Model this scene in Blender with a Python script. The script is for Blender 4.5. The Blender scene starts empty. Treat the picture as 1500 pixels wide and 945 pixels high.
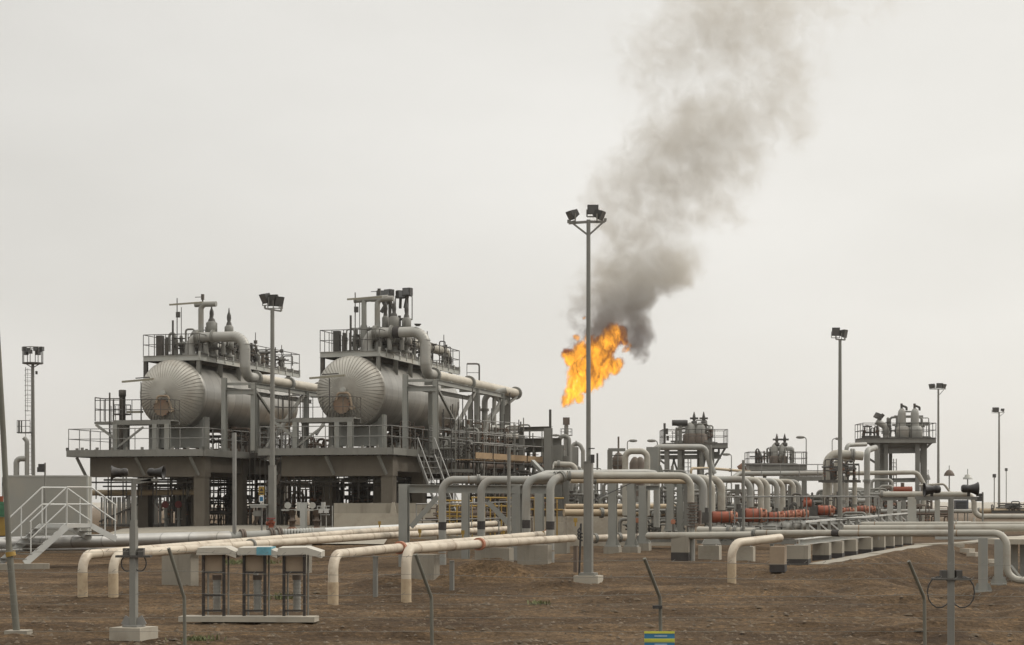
import bpy, math, random
from mathutils import Vector, Matrix, noise as mnoise
R = math.radians
scene = bpy.context.scene
COL = scene.collection

# ---------------------------------------------------------------- camera
F, CX, HY, EYE = 2770.0, 750.0, 742.0, 2.4          # focal length in photo pixels, principal column, horizon row, eye height
cam_d = bpy.data.cameras.new('camera'); cam = bpy.data.objects.new('camera', cam_d); COL.objects.link(cam)
cam.location = (0, 0, EYE); cam.rotation_euler = (R(90), 0, 0)
cam_d.sensor_width = 36; cam_d.lens = 36*F/1500
cam_d.shift_y = (HY-472.5)/1500
cam_d.clip_start = 0.5; cam_d.clip_end = 20000
scene.camera = cam

# ---------------------------------------------------------------- sky, sun, exposure
world = bpy.data.worlds.new('World'); scene.world = world; world.use_nodes = True
nt = world.node_tree; N = nt.nodes; L = nt.links
bg = N['Background']
sky = N.new('ShaderNodeTexSky'); sky.sky_type = 'NISHITA'; sky.sun_disc = False
sky.sun_elevation = R(40); sky.sun_rotation = R(70); sky.air_density = 1.0; sky.dust_density = 4.0
tcw = N.new('ShaderNodeTexCoord')
mp = N.new('ShaderNodeMapping'); mp.inputs['Scale'].default_value = (1.2, 1.2, 3.2)
L.new(tcw.outputs['Generated'], mp.inputs['Vector'])
cl = N.new('ShaderNodeTexNoise'); cl.inputs['Scale'].default_value = 2.6; cl.inputs['Detail'].default_value = 5; cl.inputs['Roughness'].default_value = .45
L.new(mp.outputs[0], cl.inputs['Vector'])
cr = N.new('ShaderNodeValToRGB')
cr.color_ramp.elements[0].position = .32; cr.color_ramp.elements[0].color = (.685, .67, .63, 1)
cr.color_ramp.elements[1].position = .70; cr.color_ramp.elements[1].color = (.805, .79, .752, 1)
L.new(cl.outputs['Fac'], cr.inputs['Fac'])
mul = N.new('ShaderNodeVectorMath'); mul.operation = 'SCALE'; mul.inputs['Scale'].default_value = 10.0
L.new(cr.outputs['Color'], mul.inputs[0])
sxw = N.new('ShaderNodeSeparateXYZ'); L.new(tcw.outputs['Generated'], sxw.inputs[0])      # thin overcast: brighter on the sun's side
gl = N.new('ShaderNodeMapRange'); gl.interpolation_type = 'SMOOTHSTEP'; gl.inputs['From Min'].default_value = -.45; gl.inputs['From Max'].default_value = .5; gl.inputs['To Min'].default_value = 10.35; gl.inputs['To Max'].default_value = 13.2
L.new(sxw.outputs['X'], gl.inputs['Value'])
gz = N.new('ShaderNodeMapRange'); gz.interpolation_type = 'SMOOTHSTEP'; gz.inputs['From Min'].default_value = .28; gz.inputs['From Max'].default_value = .9; gz.inputs['To Min'].default_value = 1.0; gz.inputs['To Max'].default_value = 2.1     # overcast sky is brightest overhead
L.new(sxw.outputs['Z'], gz.inputs['Value']); gm = N.new('ShaderNodeMath'); gm.operation = 'MULTIPLY'; L.new(gl.outputs[0], gm.inputs[0]); L.new(gz.outputs[0], gm.inputs[1])
L.new(gm.outputs[0], mul.inputs['Scale'])
mx = N.new('ShaderNodeMix'); mx.data_type = 'RGBA'; mx.inputs['Factor'].default_value = .95
L.new(sky.outputs['Color'], mx.inputs['A']); L.new(mul.outputs[0], mx.inputs['B'])
L.new(mx.outputs['Result'], bg.inputs['Color']); bg.inputs['Strength'].default_value = 0.096
sd = bpy.data.lights.new('sun', 'SUN'); sd.energy = 1.5; sd.angle = R(10); sd.color = (1, .95, .86)
sun = bpy.data.objects.new('sun', sd); COL.objects.link(sun)
SUN_DIR = Vector((math.cos(R(40))*math.sin(R(70)), math.cos(R(40))*math.cos(R(70)), math.sin(R(40))))
sun.rotation_euler = (-SUN_DIR).to_track_quat('-Z', 'Y').to_euler(); sun.location = (30, 20, 60)
vs = scene.view_settings
vs.view_transform = 'Standard'; vs.look = 'None'; vs.gamma = 1; vs.use_curve_mapping = False; vs.exposure = 0.0
scene.render.engine = 'CYCLES'
cy = scene.cycles
cy.max_bounces = 6; cy.diffuse_bounces = 3; cy.glossy_bounces = 3; cy.transparent_max_bounces = 8; cy.volume_bounces = 2
cy.use_denoising = True; cy.volume_step_rate = .30; cy.volume_max_steps = 256
try: cy.use_light_tree = False
except Exception: pass

# ---------------------------------------------------------------- coordinates
A = R(15.2); CA, SA = math.cos(A), math.sin(A)
V3 = Vector
def W(px, py, Y): return V3(((px-CX)*Y/F, Y, EYE+(HY-py)*Y/F))
def P(px, z, Y): return V3(((px-CX)*Y/F, Y, z))
def zat(py, Y): return EYE+(HY-py)*Y/F
class Frame:                                           # the plant grid: x across, y away along the vessels
    def __init__(s, X, Y): s.X, s.Y = X, Y
    def __call__(s, a, b, z): return V3((s.X+a*CA+b*SA, s.Y-a*SA+b*CA, z))
    def dir(s, a, b, z=0): return V3((a*CA+b*SA, -a*SA+b*CA, z))
ACR = V3((CA, -SA, 0)); AWAY = V3((SA, CA, 0)); UP = V3((0, 0, 1))

# ---------------------------------------------------------------- materials
MATS = {}
def mat(name, col, rough=.6, metal=0., var=.18, scale=1.2, bump=.0, bscale=30., dirt=None, dirt_amt=.35, dscale=.6, streak=False):
    m = bpy.data.materials.new(name); m.use_nodes = True; t = m.node_tree; n = t.nodes; l = t.links
    b = n['Principled BSDF']; b.inputs['Roughness'].default_value = rough; b.inputs['Metallic'].default_value = metal
    g = n.new('ShaderNodeTexCoord'); g_out = g.outputs['Object']
    oi = n.new('ShaderNodeObjectInfo')
    ad = n.new('ShaderNodeVectorMath'); ad.operation = 'MULTIPLY_ADD'; ad.inputs[1].default_value = (13, 7, 5)
    l.new(oi.outputs['Random'], ad.inputs[0]); l.new(g_out, ad.inputs[2]); vec = ad.outputs[0]
    no = n.new('ShaderNodeTexNoise'); no.inputs['Scale'].default_value = scale; no.inputs['Detail'].default_value = 6; no.inputs['Roughness'].default_value = .6
    l.new(vec, no.inputs['Vector'])
    mr = n.new('ShaderNodeMapRange'); mr.inputs['From Min'].default_value = .25; mr.inputs['From Max'].default_value = .75
    mr.inputs['To Min'].default_value = 1-var; mr.inputs['To Max'].default_value = 1+var
    l.new(no.outputs['Fac'], mr.inputs['Value'])
    sc = n.new('ShaderNodeVectorMath'); sc.operation = 'SCALE'; sc.inputs[0].default_value = col[:3]
    l.new(mr.outputs[0], sc.inputs['Scale']); out = sc.outputs[0]
    if dirt:
        d = n.new('ShaderNodeTexNoise'); d.inputs['Scale'].default_value = dscale; d.inputs['Detail'].default_value = 8; d.inputs['Roughness'].default_value = .68
        if streak:
            mpp = n.new('ShaderNodeMapping'); mpp.inputs['Scale'].default_value = (5, 5, .5); l.new(vec, mpp.inputs['Vector']); l.new(mpp.outputs[0], d.inputs['Vector'])
        else: l.new(vec, d.inputs['Vector'])
        r2 = n.new('ShaderNodeMapRange'); r2.inputs['From Min'].default_value = .5; r2.inputs['From Max'].default_value = .72
        r2.inputs['To Max'].default_value = dirt_amt; l.new(d.outputs['Fac'], r2.inputs['Value'])
        mi = n.new('ShaderNodeMix'); mi.data_type = 'RGBA'; l.new(r2.outputs[0], mi.inputs['Factor']); l.new(out, mi.inputs['A']); mi.inputs['B'].default_value = (*dirt, 1)
        out = mi.outputs['Result']
    l.new(out, b.inputs['Base Color'])
    if bump:
        nb = n.new('ShaderNodeTexNoise'); nb.inputs['Scale'].default_value = bscale; nb.inputs['Detail'].default_value = 4; l.new(vec, nb.inputs['Vector'])
        bu = n.new('ShaderNodeBump'); bu.inputs['Strength'].default_value = bump; bu.inputs['Distance'].default_value = .02
        l.new(nb.outputs['Fac'], bu.inputs['Height']); l.new(bu.outputs[0], b.inputs['Normal'])
    MATS[name] = m; return m
RUST = (.12, .055, .03); GRIME = (.10, .085, .065); DUST = (.36, .29, .2)
mat('grey_steel', (.175, .17, .15), .55, 0, .16, 1.0, dirt=GRIME, dirt_amt=.45, dscale=.8, streak=True)
mat('blue_grey_steel', (.235, .235, .212), .5, 0, .12, 1.0, dirt=DUST, dirt_amt=.3, dscale=.6, streak=True)
mat('pale_steel', (.36, .36, .33), .5, 0, .14, 1.1, dirt=DUST, dirt_amt=.4, dscale=.7)
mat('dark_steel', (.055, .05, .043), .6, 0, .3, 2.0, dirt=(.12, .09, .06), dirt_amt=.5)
mat('brown_steel', (.10, .075, .055), .65, 0, .3, 1.5, dirt=RUST, dirt_amt=.5)
mat('rust', (.17, .085, .05), .8, 0, .35, 3., dirt=(.07, .035, .02), dirt_amt=.6)
mat('galvanised', (.22, .215, .20), .5, .25, .18, 2.0, dirt=GRIME, dirt_amt=.4, streak=True)
mat('pale_pipe', (.335, .315, .265), .5, 0, .14, .8, dirt=(.17, .12, .075), dirt_amt=.65, dscale=.9)
mat('grey_pipe', (.25, .245, .22), .5, 0, .14, .8, dirt=(.22, .165, .11), dirt_amt=.45, dscale=.7)
mat('cream_pipe', (.47, .405, .315), .5, 0, .16, .8, dirt=(.19, .125, .075), dirt_amt=.85, dscale=1.9)
mat('weld', (.22, .15, .095), .7, 0, .3, 4.)
mat('pipe_wrap', (.40, .31, .20), .7, 0, .2, 3., dirt=(.16, .1, .06), dirt_amt=.7, dscale=3)
mat('tan_pipe', (.36, .28, .18), .6, 0, .15, .6, dirt=(.2, .13, .08), dirt_amt=.5)
mat('white_paint', (.48, .48, .455), .5, 0, .1, 1.5, dirt=DUST, dirt_amt=.35)
mat('yellow_paint', (.30, .19, .03), .55, 0, .2, 2., dirt=RUST, dirt_amt=.4)
mat('red_paint', (.24, .052, .019), .6, 0, .25, 3., dirt=(.08, .03, .022), dirt_amt=.7, dscale=2.2)
mat('orange_paint', (.36, .145, .08), .6, 0, .2, 3., dirt=(.25, .1, .06), dirt_amt=.6, dscale=3)
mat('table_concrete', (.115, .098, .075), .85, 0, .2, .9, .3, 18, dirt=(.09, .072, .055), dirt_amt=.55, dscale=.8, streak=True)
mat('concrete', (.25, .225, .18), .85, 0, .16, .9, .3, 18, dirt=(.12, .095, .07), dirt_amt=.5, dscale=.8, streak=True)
mat('pale_concrete', (.34, .305, .245), .85, 0, .14, 1.0, .3, 18, dirt=(.17, .13, .09), dirt_amt=.5, dscale=1.2)
mat('bitumen', (.035, .03, .027), .8, 0, .4, 3.)
mat('black_rubber', (.03, .028, .026), .6, 0, .25, 3.)
mat('lamp_dark', (.035, .033, .03), .5, 0, .2, 3.)
mat('lamp_lens', (.10, .10, .098), .2, 0, .1, 3.)
mat('plank', (.28, .19, .105), .8, 0, .22, 2.2, dirt=(.2, .13, .07), dirt_amt=.5)
mat('cabin', (.25, .245, .215), .6, 0, .06, .4, dirt=DUST, dirt_amt=.25, dscale=.4)
mat('green_paint', (.04, .14, .07), .6, 0, .2, 2.)
mat('blue_paint', (.03, .16, .30), .5, 0, .2, 2.)
mat('yellow_green', (.50, .50, .06), .5, 0, .15, 2.)
mat('sign_white', (.65, .65, .62), .5, 0, .08, 2.)
mat('horn_black', (.018, .016, .015), .5, 0, .2, 4., dirt=(.12, .09, .07), dirt_amt=.4, dscale=3)
mat('weathered_box', (.27, .205, .14), .75, 0, .15, 2., dirt=(.14, .1, .07), dirt_amt=.5)
mat('canopy_paint', (.40, .375, .32), .6, 0, .1, 2., dirt=(.25, .2, .14), dirt_amt=.5)
mat('blue_wrap', (.10, .27, .33), .5, 0, .3, 6.)

def cladding(name, base, rough, metal, pitch, axis_away=True):
    """insulation cladding: thin seams every `pitch` metres and patchy tarnish."""
    m = mat(name, base, rough, metal, .16, .7, dirt=(.22, .19, .15), dirt_amt=.5, dscale=.5)
    t = m.node_tree; n = t.nodes; l = t.links; b = n['Principled BSDF']
    g = n.new('ShaderNodeNewGeometry'); dp = n.new('ShaderNodeVectorMath'); dp.operation = 'DOT_PRODUCT'
    l.new(g.outputs['Position'], dp.inputs[0]); dp.inputs[1].default_value = (SA, CA, 0) if axis_away else (CA, -SA, 0)
    fr = n.new('ShaderNodeMath'); fr.operation = 'MULTIPLY'; fr.inputs[1].default_value = 1/pitch; l.new(dp.outputs['Value'], fr.inputs[0])
    f2 = n.new('ShaderNodeMath'); f2.operation = 'FRACT'; l.new(fr.outputs[0], f2.inputs[0])
    lt = n.new('ShaderNodeMath'); lt.operation = 'LESS_THAN'; lt.inputs[1].default_value = .05; l.new(f2.outputs[0], lt.inputs[0])
    fl = n.new('ShaderNodeMath'); fl.operation = 'FLOOR'; l.new(fr.outputs[0], fl.inputs[0])
    wn = n.new('ShaderNodeTexWhiteNoise'); wn.noise_dimensions = '1D'; l.new(fl.outputs[0], wn.inputs['W'])
    mr = n.new('ShaderNodeMapRange'); mr.inputs['To Min'].default_value = .80; mr.inputs['To Max'].default_value = 1.12; l.new(wn.outputs['Value'], mr.inputs['Value'])
    sub = n.new('ShaderNodeMath'); sub.operation = 'MULTIPLY_ADD'; sub.inputs[1].default_value = -.35; l.new(lt.outputs[0], sub.inputs[0]); l.new(mr.outputs[0], sub.inputs[2])
    src = b.inputs['Base Color'].links[0].from_socket
    sc = n.new('ShaderNodeVectorMath'); sc.operation = 'SCALE'; l.new(src, sc.inputs[0]); l.new(sub.outputs[0], sc.inputs['Scale'])
    l.new(sc.outputs[0], b.inputs['Base Color'])
    nz = n.new('ShaderNodeTexNoise'); nz.inputs['Scale'].default_value = 1.1; nz.inputs['Detail'].default_value = 3; l.new(g.outputs['Position'], nz.inputs['Vector'])
    ma = n.new('ShaderNodeMath'); ma.operation = 'MULTIPLY_ADD'; ma.inputs[1].default_value = -.6; l.new(lt.outputs[0], ma.inputs[0]); l.new(nz.outputs['Fac'], ma.inputs[2])
    bu = n.new('ShaderNodeBump'); bu.inputs['Strength'].default_value = .35; bu.inputs['Distance'].default_value = .05
    l.new(ma.outputs[0], bu.inputs['Height']); l.new(bu.outputs[0], b.inputs['Normal'])
    return m
cladding('vessel_cladding', (.48, .46, .415), .31, .62, .95)
cladding('pipe_cladding', (.40, .385, .345), .45, .5, .55)
cladding('silver_cladding', (.36, .35, .33), .42, .55, .8, False)

# ---------------------------------------------------------------- mesh building
class MB:
    def __init__(s): s.v = []; s.f = []; s.sm = []; s.g = []; s.k = 0
    def add(s, vs_, fs, smooth=False):
        if not s.k: s.g.append((len(s.v), len(s.f)))
        o = len(s.v); s.v += vs_; s.f += [tuple(i+o for i in f) for f in fs]; s.sm += [smooth]*len(fs); return s
    def box(s, c, size, rot=0., ax=None):
        c = V3(c); x, y, z = [d/2 for d in size]
        if ax is None:
            cr_, sr = math.cos(rot), math.sin(rot); ax = (V3((cr_, sr, 0)), V3((-sr, cr_, 0)), UP)
        q = [c+ax[0]*(i*x)+ax[1]*(j*y)+ax[2]*(k*z) for k in (-1, 1) for j in (-1, 1) for i in (-1, 1)]
        return s.add(q, [(0, 2, 3, 1), (4, 5, 7, 6), (0, 1, 5, 4), (2, 6, 7, 3), (0, 4, 6, 2), (1, 3, 7, 5)])
    def gbox(s, c, size): return s.box(c, size, -A)     # box square to the plant grid
    def slab(s, p0, p1, z0, z1, w):
        p0, p1 = V3(p0), V3(p1); d = (p1-p0); d.z = 0; ln = d.length; d.normalize()
        c = (p0+p1)/2; c.z = (z0+z1)/2
        return s.box(c, (ln, w, z1-z0), ax=(d, UP.cross(d), UP))
    def bar(s, p0, p1, w, h=None, kind='box'):
        p0, p1 = V3(p0), V3(p1); h = h or w; d = p1-p0; ln = d.length
        if ln < 1e-6: return s
        d.normalize(); side = ACR if abs(d.z) > .97 else d.cross(UP).normalized(); up = side.cross(d).normalized()
        if abs(d.z) > .97: up = d.cross(side).normalized()
        c = (p0+p1)/2
        if kind == 'box': return s.box(c, (w, h, ln), ax=(side, up, d))
        t = max(.012, .09*w); s.g.append((len(s.v), len(s.f))); s.k += 1     # rolled I or H section
        s.box(c+up*(h/2-t/2), (w, t, ln), ax=(side, up, d)); s.box(c-up*(h/2-t/2), (w, t, ln), ax=(side, up, d))
        s.box(c, (t, h-2*t, ln), ax=(side, up, d)); s.k -= 1; return s
    def cyl(s, p0, p1, r0, r1=None, n=12, caps=True):
        p0, p1 = V3(p0), V3(p1); r1 = r0 if r1 is None else r1; d = (p1-p0).normalized()
        a = d.orthogonal().normalized(); b = d.cross(a)
        cs = [(math.cos(2*math.pi*i/n), math.sin(2*math.pi*i/n)) for i in range(n)]
        q = [p0+(a*c+b*e)*r0 for c, e in cs]+[p1+(a*c+b*e)*r1 for c, e in cs]
        s.add(q, [(i, (i+1) % n, n+(i+1) % n, n+i) for i in range(n)], True); s.k += 1
        if caps:
            s.add(q[:n], [tuple(reversed(range(n)))]); s.add(q[n:], [tuple(range(n))])
        s.k -= 1; return s
    def lathe(s, base, axis, prof, n=24, smooth=True):
        base = V3(base); d = V3(axis).normalized(); a = d.orthogonal().normalized(); b = d.cross(a); q = []
        for r, h in prof:
            for i in range(n):
                t = 2*math.pi*i/n; q.append(base+d*h+(a*math.cos(t)+b*math.sin(t))*max(r, 1e-4))
        fs = [(k*n+i, k*n+(i+1) % n, (k+1)*n+(i+1) % n, (k+1)*n+i) for k in range(len(prof)-1) for i in range(n)]
        s.add(q, fs, smooth); s.k += 1
        if prof[0][0] > 1e-3: s.add(q[:n], [tuple(reversed(range(n)))])
        if prof[-1][0] > 1e-3: s.add(q[-n:], [tuple(range(n))])
        s.k -= 1; return s
    def tube(s, pts, r, bend=None, n=12, seg=6, caps=True):
        pts = [V3(p) for p in pts]; bend = r*3 if bend is None else bend; path = [pts[0]]
        for i in range(1, len(pts)-1):
            a, b, c = pts[i-1], pts[i], pts[i+1]; d0 = (a-b).normalized(); d1 = (c-b).normalized()
            ang = d0.angle(d1, math.pi)
            if ang > 3.1 or bend <= 0: path.append(b); continue
            t = min(bend/math.tan(ang/2), (a-b).length*.48, (c-b).length*.48); rad = t*math.tan(ang/2)
            cen = b+(d0+d1).normalized()*(rad/math.sin(ang/2)); s0 = b+d0*t-cen; s1 = b+d1*t-cen; om = s0.angle(s1)
            for k in range(seg+1):
                f = k/seg; path.append(cen+(s0*math.sin((1-f)*om)+s1*math.sin(f*om))/math.sin(om))
        path.append(pts[-1]); q = []; m = len(path); prev = None
        for i in range(m):
            d = (path[min(i+1, m-1)]-path[max(i-1, 0)]).normalized()
            if prev is None: a = d.orthogonal().normalized()
            else: a = (prev-d*prev.dot(d)).normalized()
            prev = a; b = d.cross(a)
            q += [path[i]+(a*math.cos(2*math.pi*k/n)+b*math.sin(2*math.pi*k/n))*r for k in range(n)]
        s.add(q, [(i*n+k, i*n+(k+1) % n, (i+1)*n+(k+1) % n, (i+1)*n+k) for i in range(m-1) for k in range(n)], True); s.k += 1
        if caps: s.add(q[:n], [tuple(reversed(range(n)))]); s.add(q[-n:], [tuple(range(n))])
        s.k -= 1; return s
    def ring(s, c, axis, r_out, th, n=16):               # flange disc
        c = V3(c); d = V3(axis).normalized(); return s.cyl(c-d*th/2, c+d*th/2, r_out, n=n)
    def rail(s, pts, h=1.1, r=.022, step=1.5, mid=True, toe=False, skip=()):
        """posts, top rail and knee rail along a polyline of floor points."""
        pts = [V3(p) for p in pts]; s.g.append((len(s.v), len(s.f))); s.k += 1
        for i in range(len(pts)-1):
            a, b = pts[i], pts[i+1]; k = max(1, round((b-a).length/step))
            for j in range(k+1):
                if j == k and i < len(pts)-2: continue
                p = a.lerp(b, j/k); s.cyl(p, p+UP*h, r, n=5, caps=False)
            s.cyl(a+UP*h, b+UP*h, r, n=5, caps=False)
            if mid: s.cyl(a+UP*h*.52, b+UP*h*.52, r*.85, n=5, caps=False)
            if toe: s.slab(a, b, a.z, a.z+.12, .012)
        s.k -= 1; return s
    def build(s, name, material, root=None, parent=None, label=None):
        if root is not None and name in EACH and len(s.g) > 1:      # every leg, brace, flange ... a part of its own
            o = None; gs = s.g+[(len(s.v), len(s.f))]
            for (v0, f0), (v1, f1) in zip(gs, gs[1:]):
                m = MB(); m.v = s.v[v0:v1]; m.f = [tuple(i-v0 for i in f) for f in s.f[f0:f1]]; m.sm = s.sm[f0:f1]; o2 = m.build(name, material, root, parent, label); o = o or o2
            return o
        me = bpy.data.meshes.new(name)
        if root is not None:
            inv = root['_inv'] if False else INV[root.name]
            vv = [inv @ p for p in s.v]
        else: vv = s.v
        me.from_pydata([tuple(p) for p in vv], [], s.f)
        me.polygons.foreach_set('use_smooth', s.sm); me.update()
        me.materials.append(MATS[material] if isinstance(material, str) else material)
        o = bpy.data.objects.new(name, me); COL.objects.link(o)
        par = parent or root
        if par is not None: o.parent = par
        if label: o['label'] = label
        return o
INV = {}
EACH = {'weld_seam', 'leg', 'brace', 'knee_brace', 'strut', 'flange', 'bracket', 'beam', 'tie_beam', 'upright', 'shelf', 'bolt', 'rail', 'post', 'edge_beam', 'arm', 'louvre', 'gauge', 'symbol', 'corner_trim', 'cap', 'column', 'lens', 'box', 'rung', 'skid', 'piping', 'stand', 'cross_arm', 'wrap_band', 'tread', 'valve'}
def thing(name, label, cat, loc=(0, 0, 0), rotz=0., group=None):
    o = bpy.data.objects.new(name, None); COL.objects.link(o); o.empty_display_size = .3
    o.location = loc; o.rotation_euler = (0, 0, rotz); o['label'] = label; o['category'] = cat
    if group: o['group'] = group
    INV[o.name] = (Matrix.Translation(V3(loc)) @ Matrix.Rotation(rotz, 4, 'Z')).inverted()
    return o
def tag(o, label, cat, group=None, kind=None):
    if label: o['label'] = label
    if cat: o['category'] = cat
    if group: o['group'] = group
    if kind: o['kind'] = kind
    return o
def single(name, mb, material, label, cat, group=None, kind=None):
    """a thing that is one mesh: origin moved to its base"""
    n = len(mb.v); c = V3((sum(p.x for p in mb.v)/n, sum(p.y for p in mb.v)/n, min(p.z for p in mb.v)))
    mb.v = [p-c for p in mb.v]; o = mb.build(name, material); o.location = c
    return tag(o, label, cat, group, kind)
def copy_tree(o, parent=None):
    c = o.copy(); COL.objects.link(c)
    if parent: c.parent = parent
    for ch in [x for x in bpy.data.objects if x.parent == o]: copy_tree(ch, c)
    return c
def struct(name, mb, material, label=None):
    o = mb.build(name, material); o['kind'] = 'structure'
    if label: o['label'] = label
    return o
def sstep(a, b, x):
    t = min(1, max(0, (x-a)/(b-a))); return t*t*(3-2*t)
mat('clod', (.085, .06, .035), .95, 0, .5, 2.)
mat('stone', (.12, .09, .06), .9, 0, .5, 2.)
mat('weed', (.12, .13, .05), .8, 0, .35, 8.)
mat('orange_grime', (.19, .135, .09), .7, 0, .3, 3., dirt=(.21, .075, .04), dirt_amt=.7, dscale=2.6)
mat('yellowed_lamp', (.25, .23, .17), .4, 0, .2, 2.)
mat('pale_cladding', (.44, .40, .33), .5, .25, .14, .8, dirt=(.25, .2, .14), dirt_amt=.5)
mat('bend_cladding', (.34, .33, .30), .5, .3, .14, 1.2, dirt=(.2, .17, .13), dirt_amt=.5)
mat('dome_cladding', (.40, .38, .335), .45, .45, .16, .9, dirt=(.2, .16, .12), dirt_amt=.6, dscale=.7)
mat('red_bright', (.20, .03, .03), .5, 0, .2, 2.)
mat('rust_dark', (.09, .065, .05), .8, 0, .3, 3., dirt=RUST, dirt_amt=.6)
mat('slate', (.07, .075, .09), .5, 0, .2, 2.)
mat('stand_black', (.022, .018, .015), .6, 0, .3, 3., dirt=(.08, .05, .03), dirt_amt=.5)
mat('fence_steel', (.125, .12, .095), .6, 0, .2, 2., dirt=(.07, .055, .04), dirt_amt=.5)
mat('sign_pale', (.25, .36, .46), .5, 0, .2, 12.)
# ================================================================ the setting
random.seed(7)
EDGE = [(40, 7.5), (55, 9.2), (61.5, 10.5), (66, 12.0), (72.5, 14.1), (81, 16.9), (94, 21.2), (97, 23.8), (110, 30), (140, 44), (10000, 5000)]
def edge_x(Y):
    if Y <= EDGE[0][0]: return EDGE[0][1]-(EDGE[0][0]-Y)*.3
    for (a, xa), (b, xb) in zip(EDGE, EDGE[1:]):
        if Y <= b: return xa+(xb-xa)*(Y-a)/(b-a)
def fbm(x, y, o=3):
    s = 0; a = 1.
    for k in range(o): s += a*mnoise.noise((x, y, 3.7*k)); x *= 2.1; y *= 2.1; a *= .5
    return s
MOUNDS = [(-.6, 56.0, .62, 1.5, .8), (-3.5, 54.5, .3, 1.3, .6), (-5.8, 53.5, .22, 1.6, .6), (-9.6, 51.5, .25, 1.8, .7), (1.2, 53, .16, 1.4, .5), (8.2, 48.6, -.30, 1.2, .8), (7.4, 51.2, .22, 1.8, .8), (10.5, 50.5, -.16, 1.6, .6), (4.6, 50.2, -.12, 1.6, .5), (9.3, 46.6, .16, 1.8, .5), (-8.5, 46.2, .14, 2.4, .5), (3.4, 47.2, .12, 2.2, .5), (-1.5, 41.5, .09, 2.5, .5), (6.2, 40.5, .1, 2.4, .4), (-2.6, 57.5, .22, 1.6, 1.), (-12., 55, .22, 2.2, 1.2), (5.3, 52.0, .10, 2.0, .8), (-6.5, 51, .12, 2.6, 1.), (-9.3, 60, .2, 2, 1)]
BASES = [(-10.9, 48), (-10.12, 48), (-4.27, 45), (-2.6, 46.5), (6.28, 54), (13.9, 53.6), (14.4, 56)]
def ground_z(X, Y, rough=True):
    left = 1.2*sstep(80, 97, Y)
    e0 = 48+4*sstep(5, 9, X); right = .5*sstep(e0, 64-5*sstep(5, 9, X), Y)+.4*sstep(90, 130, Y)
    t = sstep(-9, 1, X); h = left*(1-t)+right*t
    if X > edge_x(Y)-.6 and Y < 900: h = h*(1-sstep(-.1, 2.9, X-edge_x(Y)))-.22*math.exp(-((X-edge_x(Y)-3.3)/.9)**2)*(1 if Y < 100 else 0)+.17*math.exp(-((X-edge_x(Y)-.9)/.65)**2)*sstep(50, 58, Y)*(1-sstep(88, 100, Y))
    for mx_, my_, am, rx, ry in MOUNDS:
        d = ((X-mx_)/rx)**2+((Y-my_)/ry)**2
        if d < 9: h += am*math.exp(-d)
    for bx, by in BASES:
        d = ((X-bx)/.55)**2+((Y-by)/.5)**2
        if d < 6: h += .09*math.exp(-d)
    if rough and Y < 140:
        k = 1-.75*sstep(70, 100, Y)
        h += k*(.075*fbm(X*.5, Y*.6, 3)+.05*fbm(X*1.7, Y*2.4, 2))
        if Y < 52: h += .035*mnoise.noise((X*.12, Y*1.1, 5.))*sstep(52, 44, Y) if False else .045*mnoise.noise((X*.10, Y*1.15, 5.))*(1-sstep(44, 52, Y))
        for yc, am in ((35.0+.10*X, .07), (36.7+.10*X, .07), (42.2-.05*X, .05), (43.7-.05*X, .05)):      # wheel ruts
            e = (Y-yc-.25*mnoise.noise((X*.2, yc, 0)))/.22
            if abs(e) < 4: h -= am*math.exp(-e*e); h += am*.6*(math.exp(-(e-1.8)**2)+math.exp(-(e+1.8)**2))
        dx = X-edge_x(Y)
        if -.5 < dx < 6: h += .17*math.sin((X*.62+Y*.5)*2.6+1.3*mnoise.noise((X*.5, Y*.3, 1.)))*(.6+.5*mnoise.noise((X*.8, Y*.8, 4.)))*sstep(-.5, 1, dx)*(1-sstep(4, 6, dx))*k
    return h
def seq(*segs):
    out = []
    for a, b, n in segs: out += [a+(b-a)*i/n for i in range(n)]
    return out+[segs[-1][1]]
gx = seq((-9000, -1500, 3), (-1500, -200, 5), (-200, -60, 8), (-60, -24, 12), (-24, 26, 235), (26, 60, 17), (60, 200, 8), (200, 1500, 5), (1500, 9000, 3))
gy = seq((-40, 20, 6), (20, 30, 12), (30, 66, 175), (66, 100, 62), (100, 140, 20), (140, 300, 10), (300, 1200, 6), (1200, 9000, 5))
g = MB(); g.v = [V3((x, y, ground_z(x, y))) for y in gy for x in gx]; nx = len(gx)
g.f = [(j*nx+i, j*nx+i+1, (j+1)*nx+i+1, (j+1)*nx+i) for j in range(len(gy)-1) for i in range(nx-1)]; g.sm = [True]*len(g.f)
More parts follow.
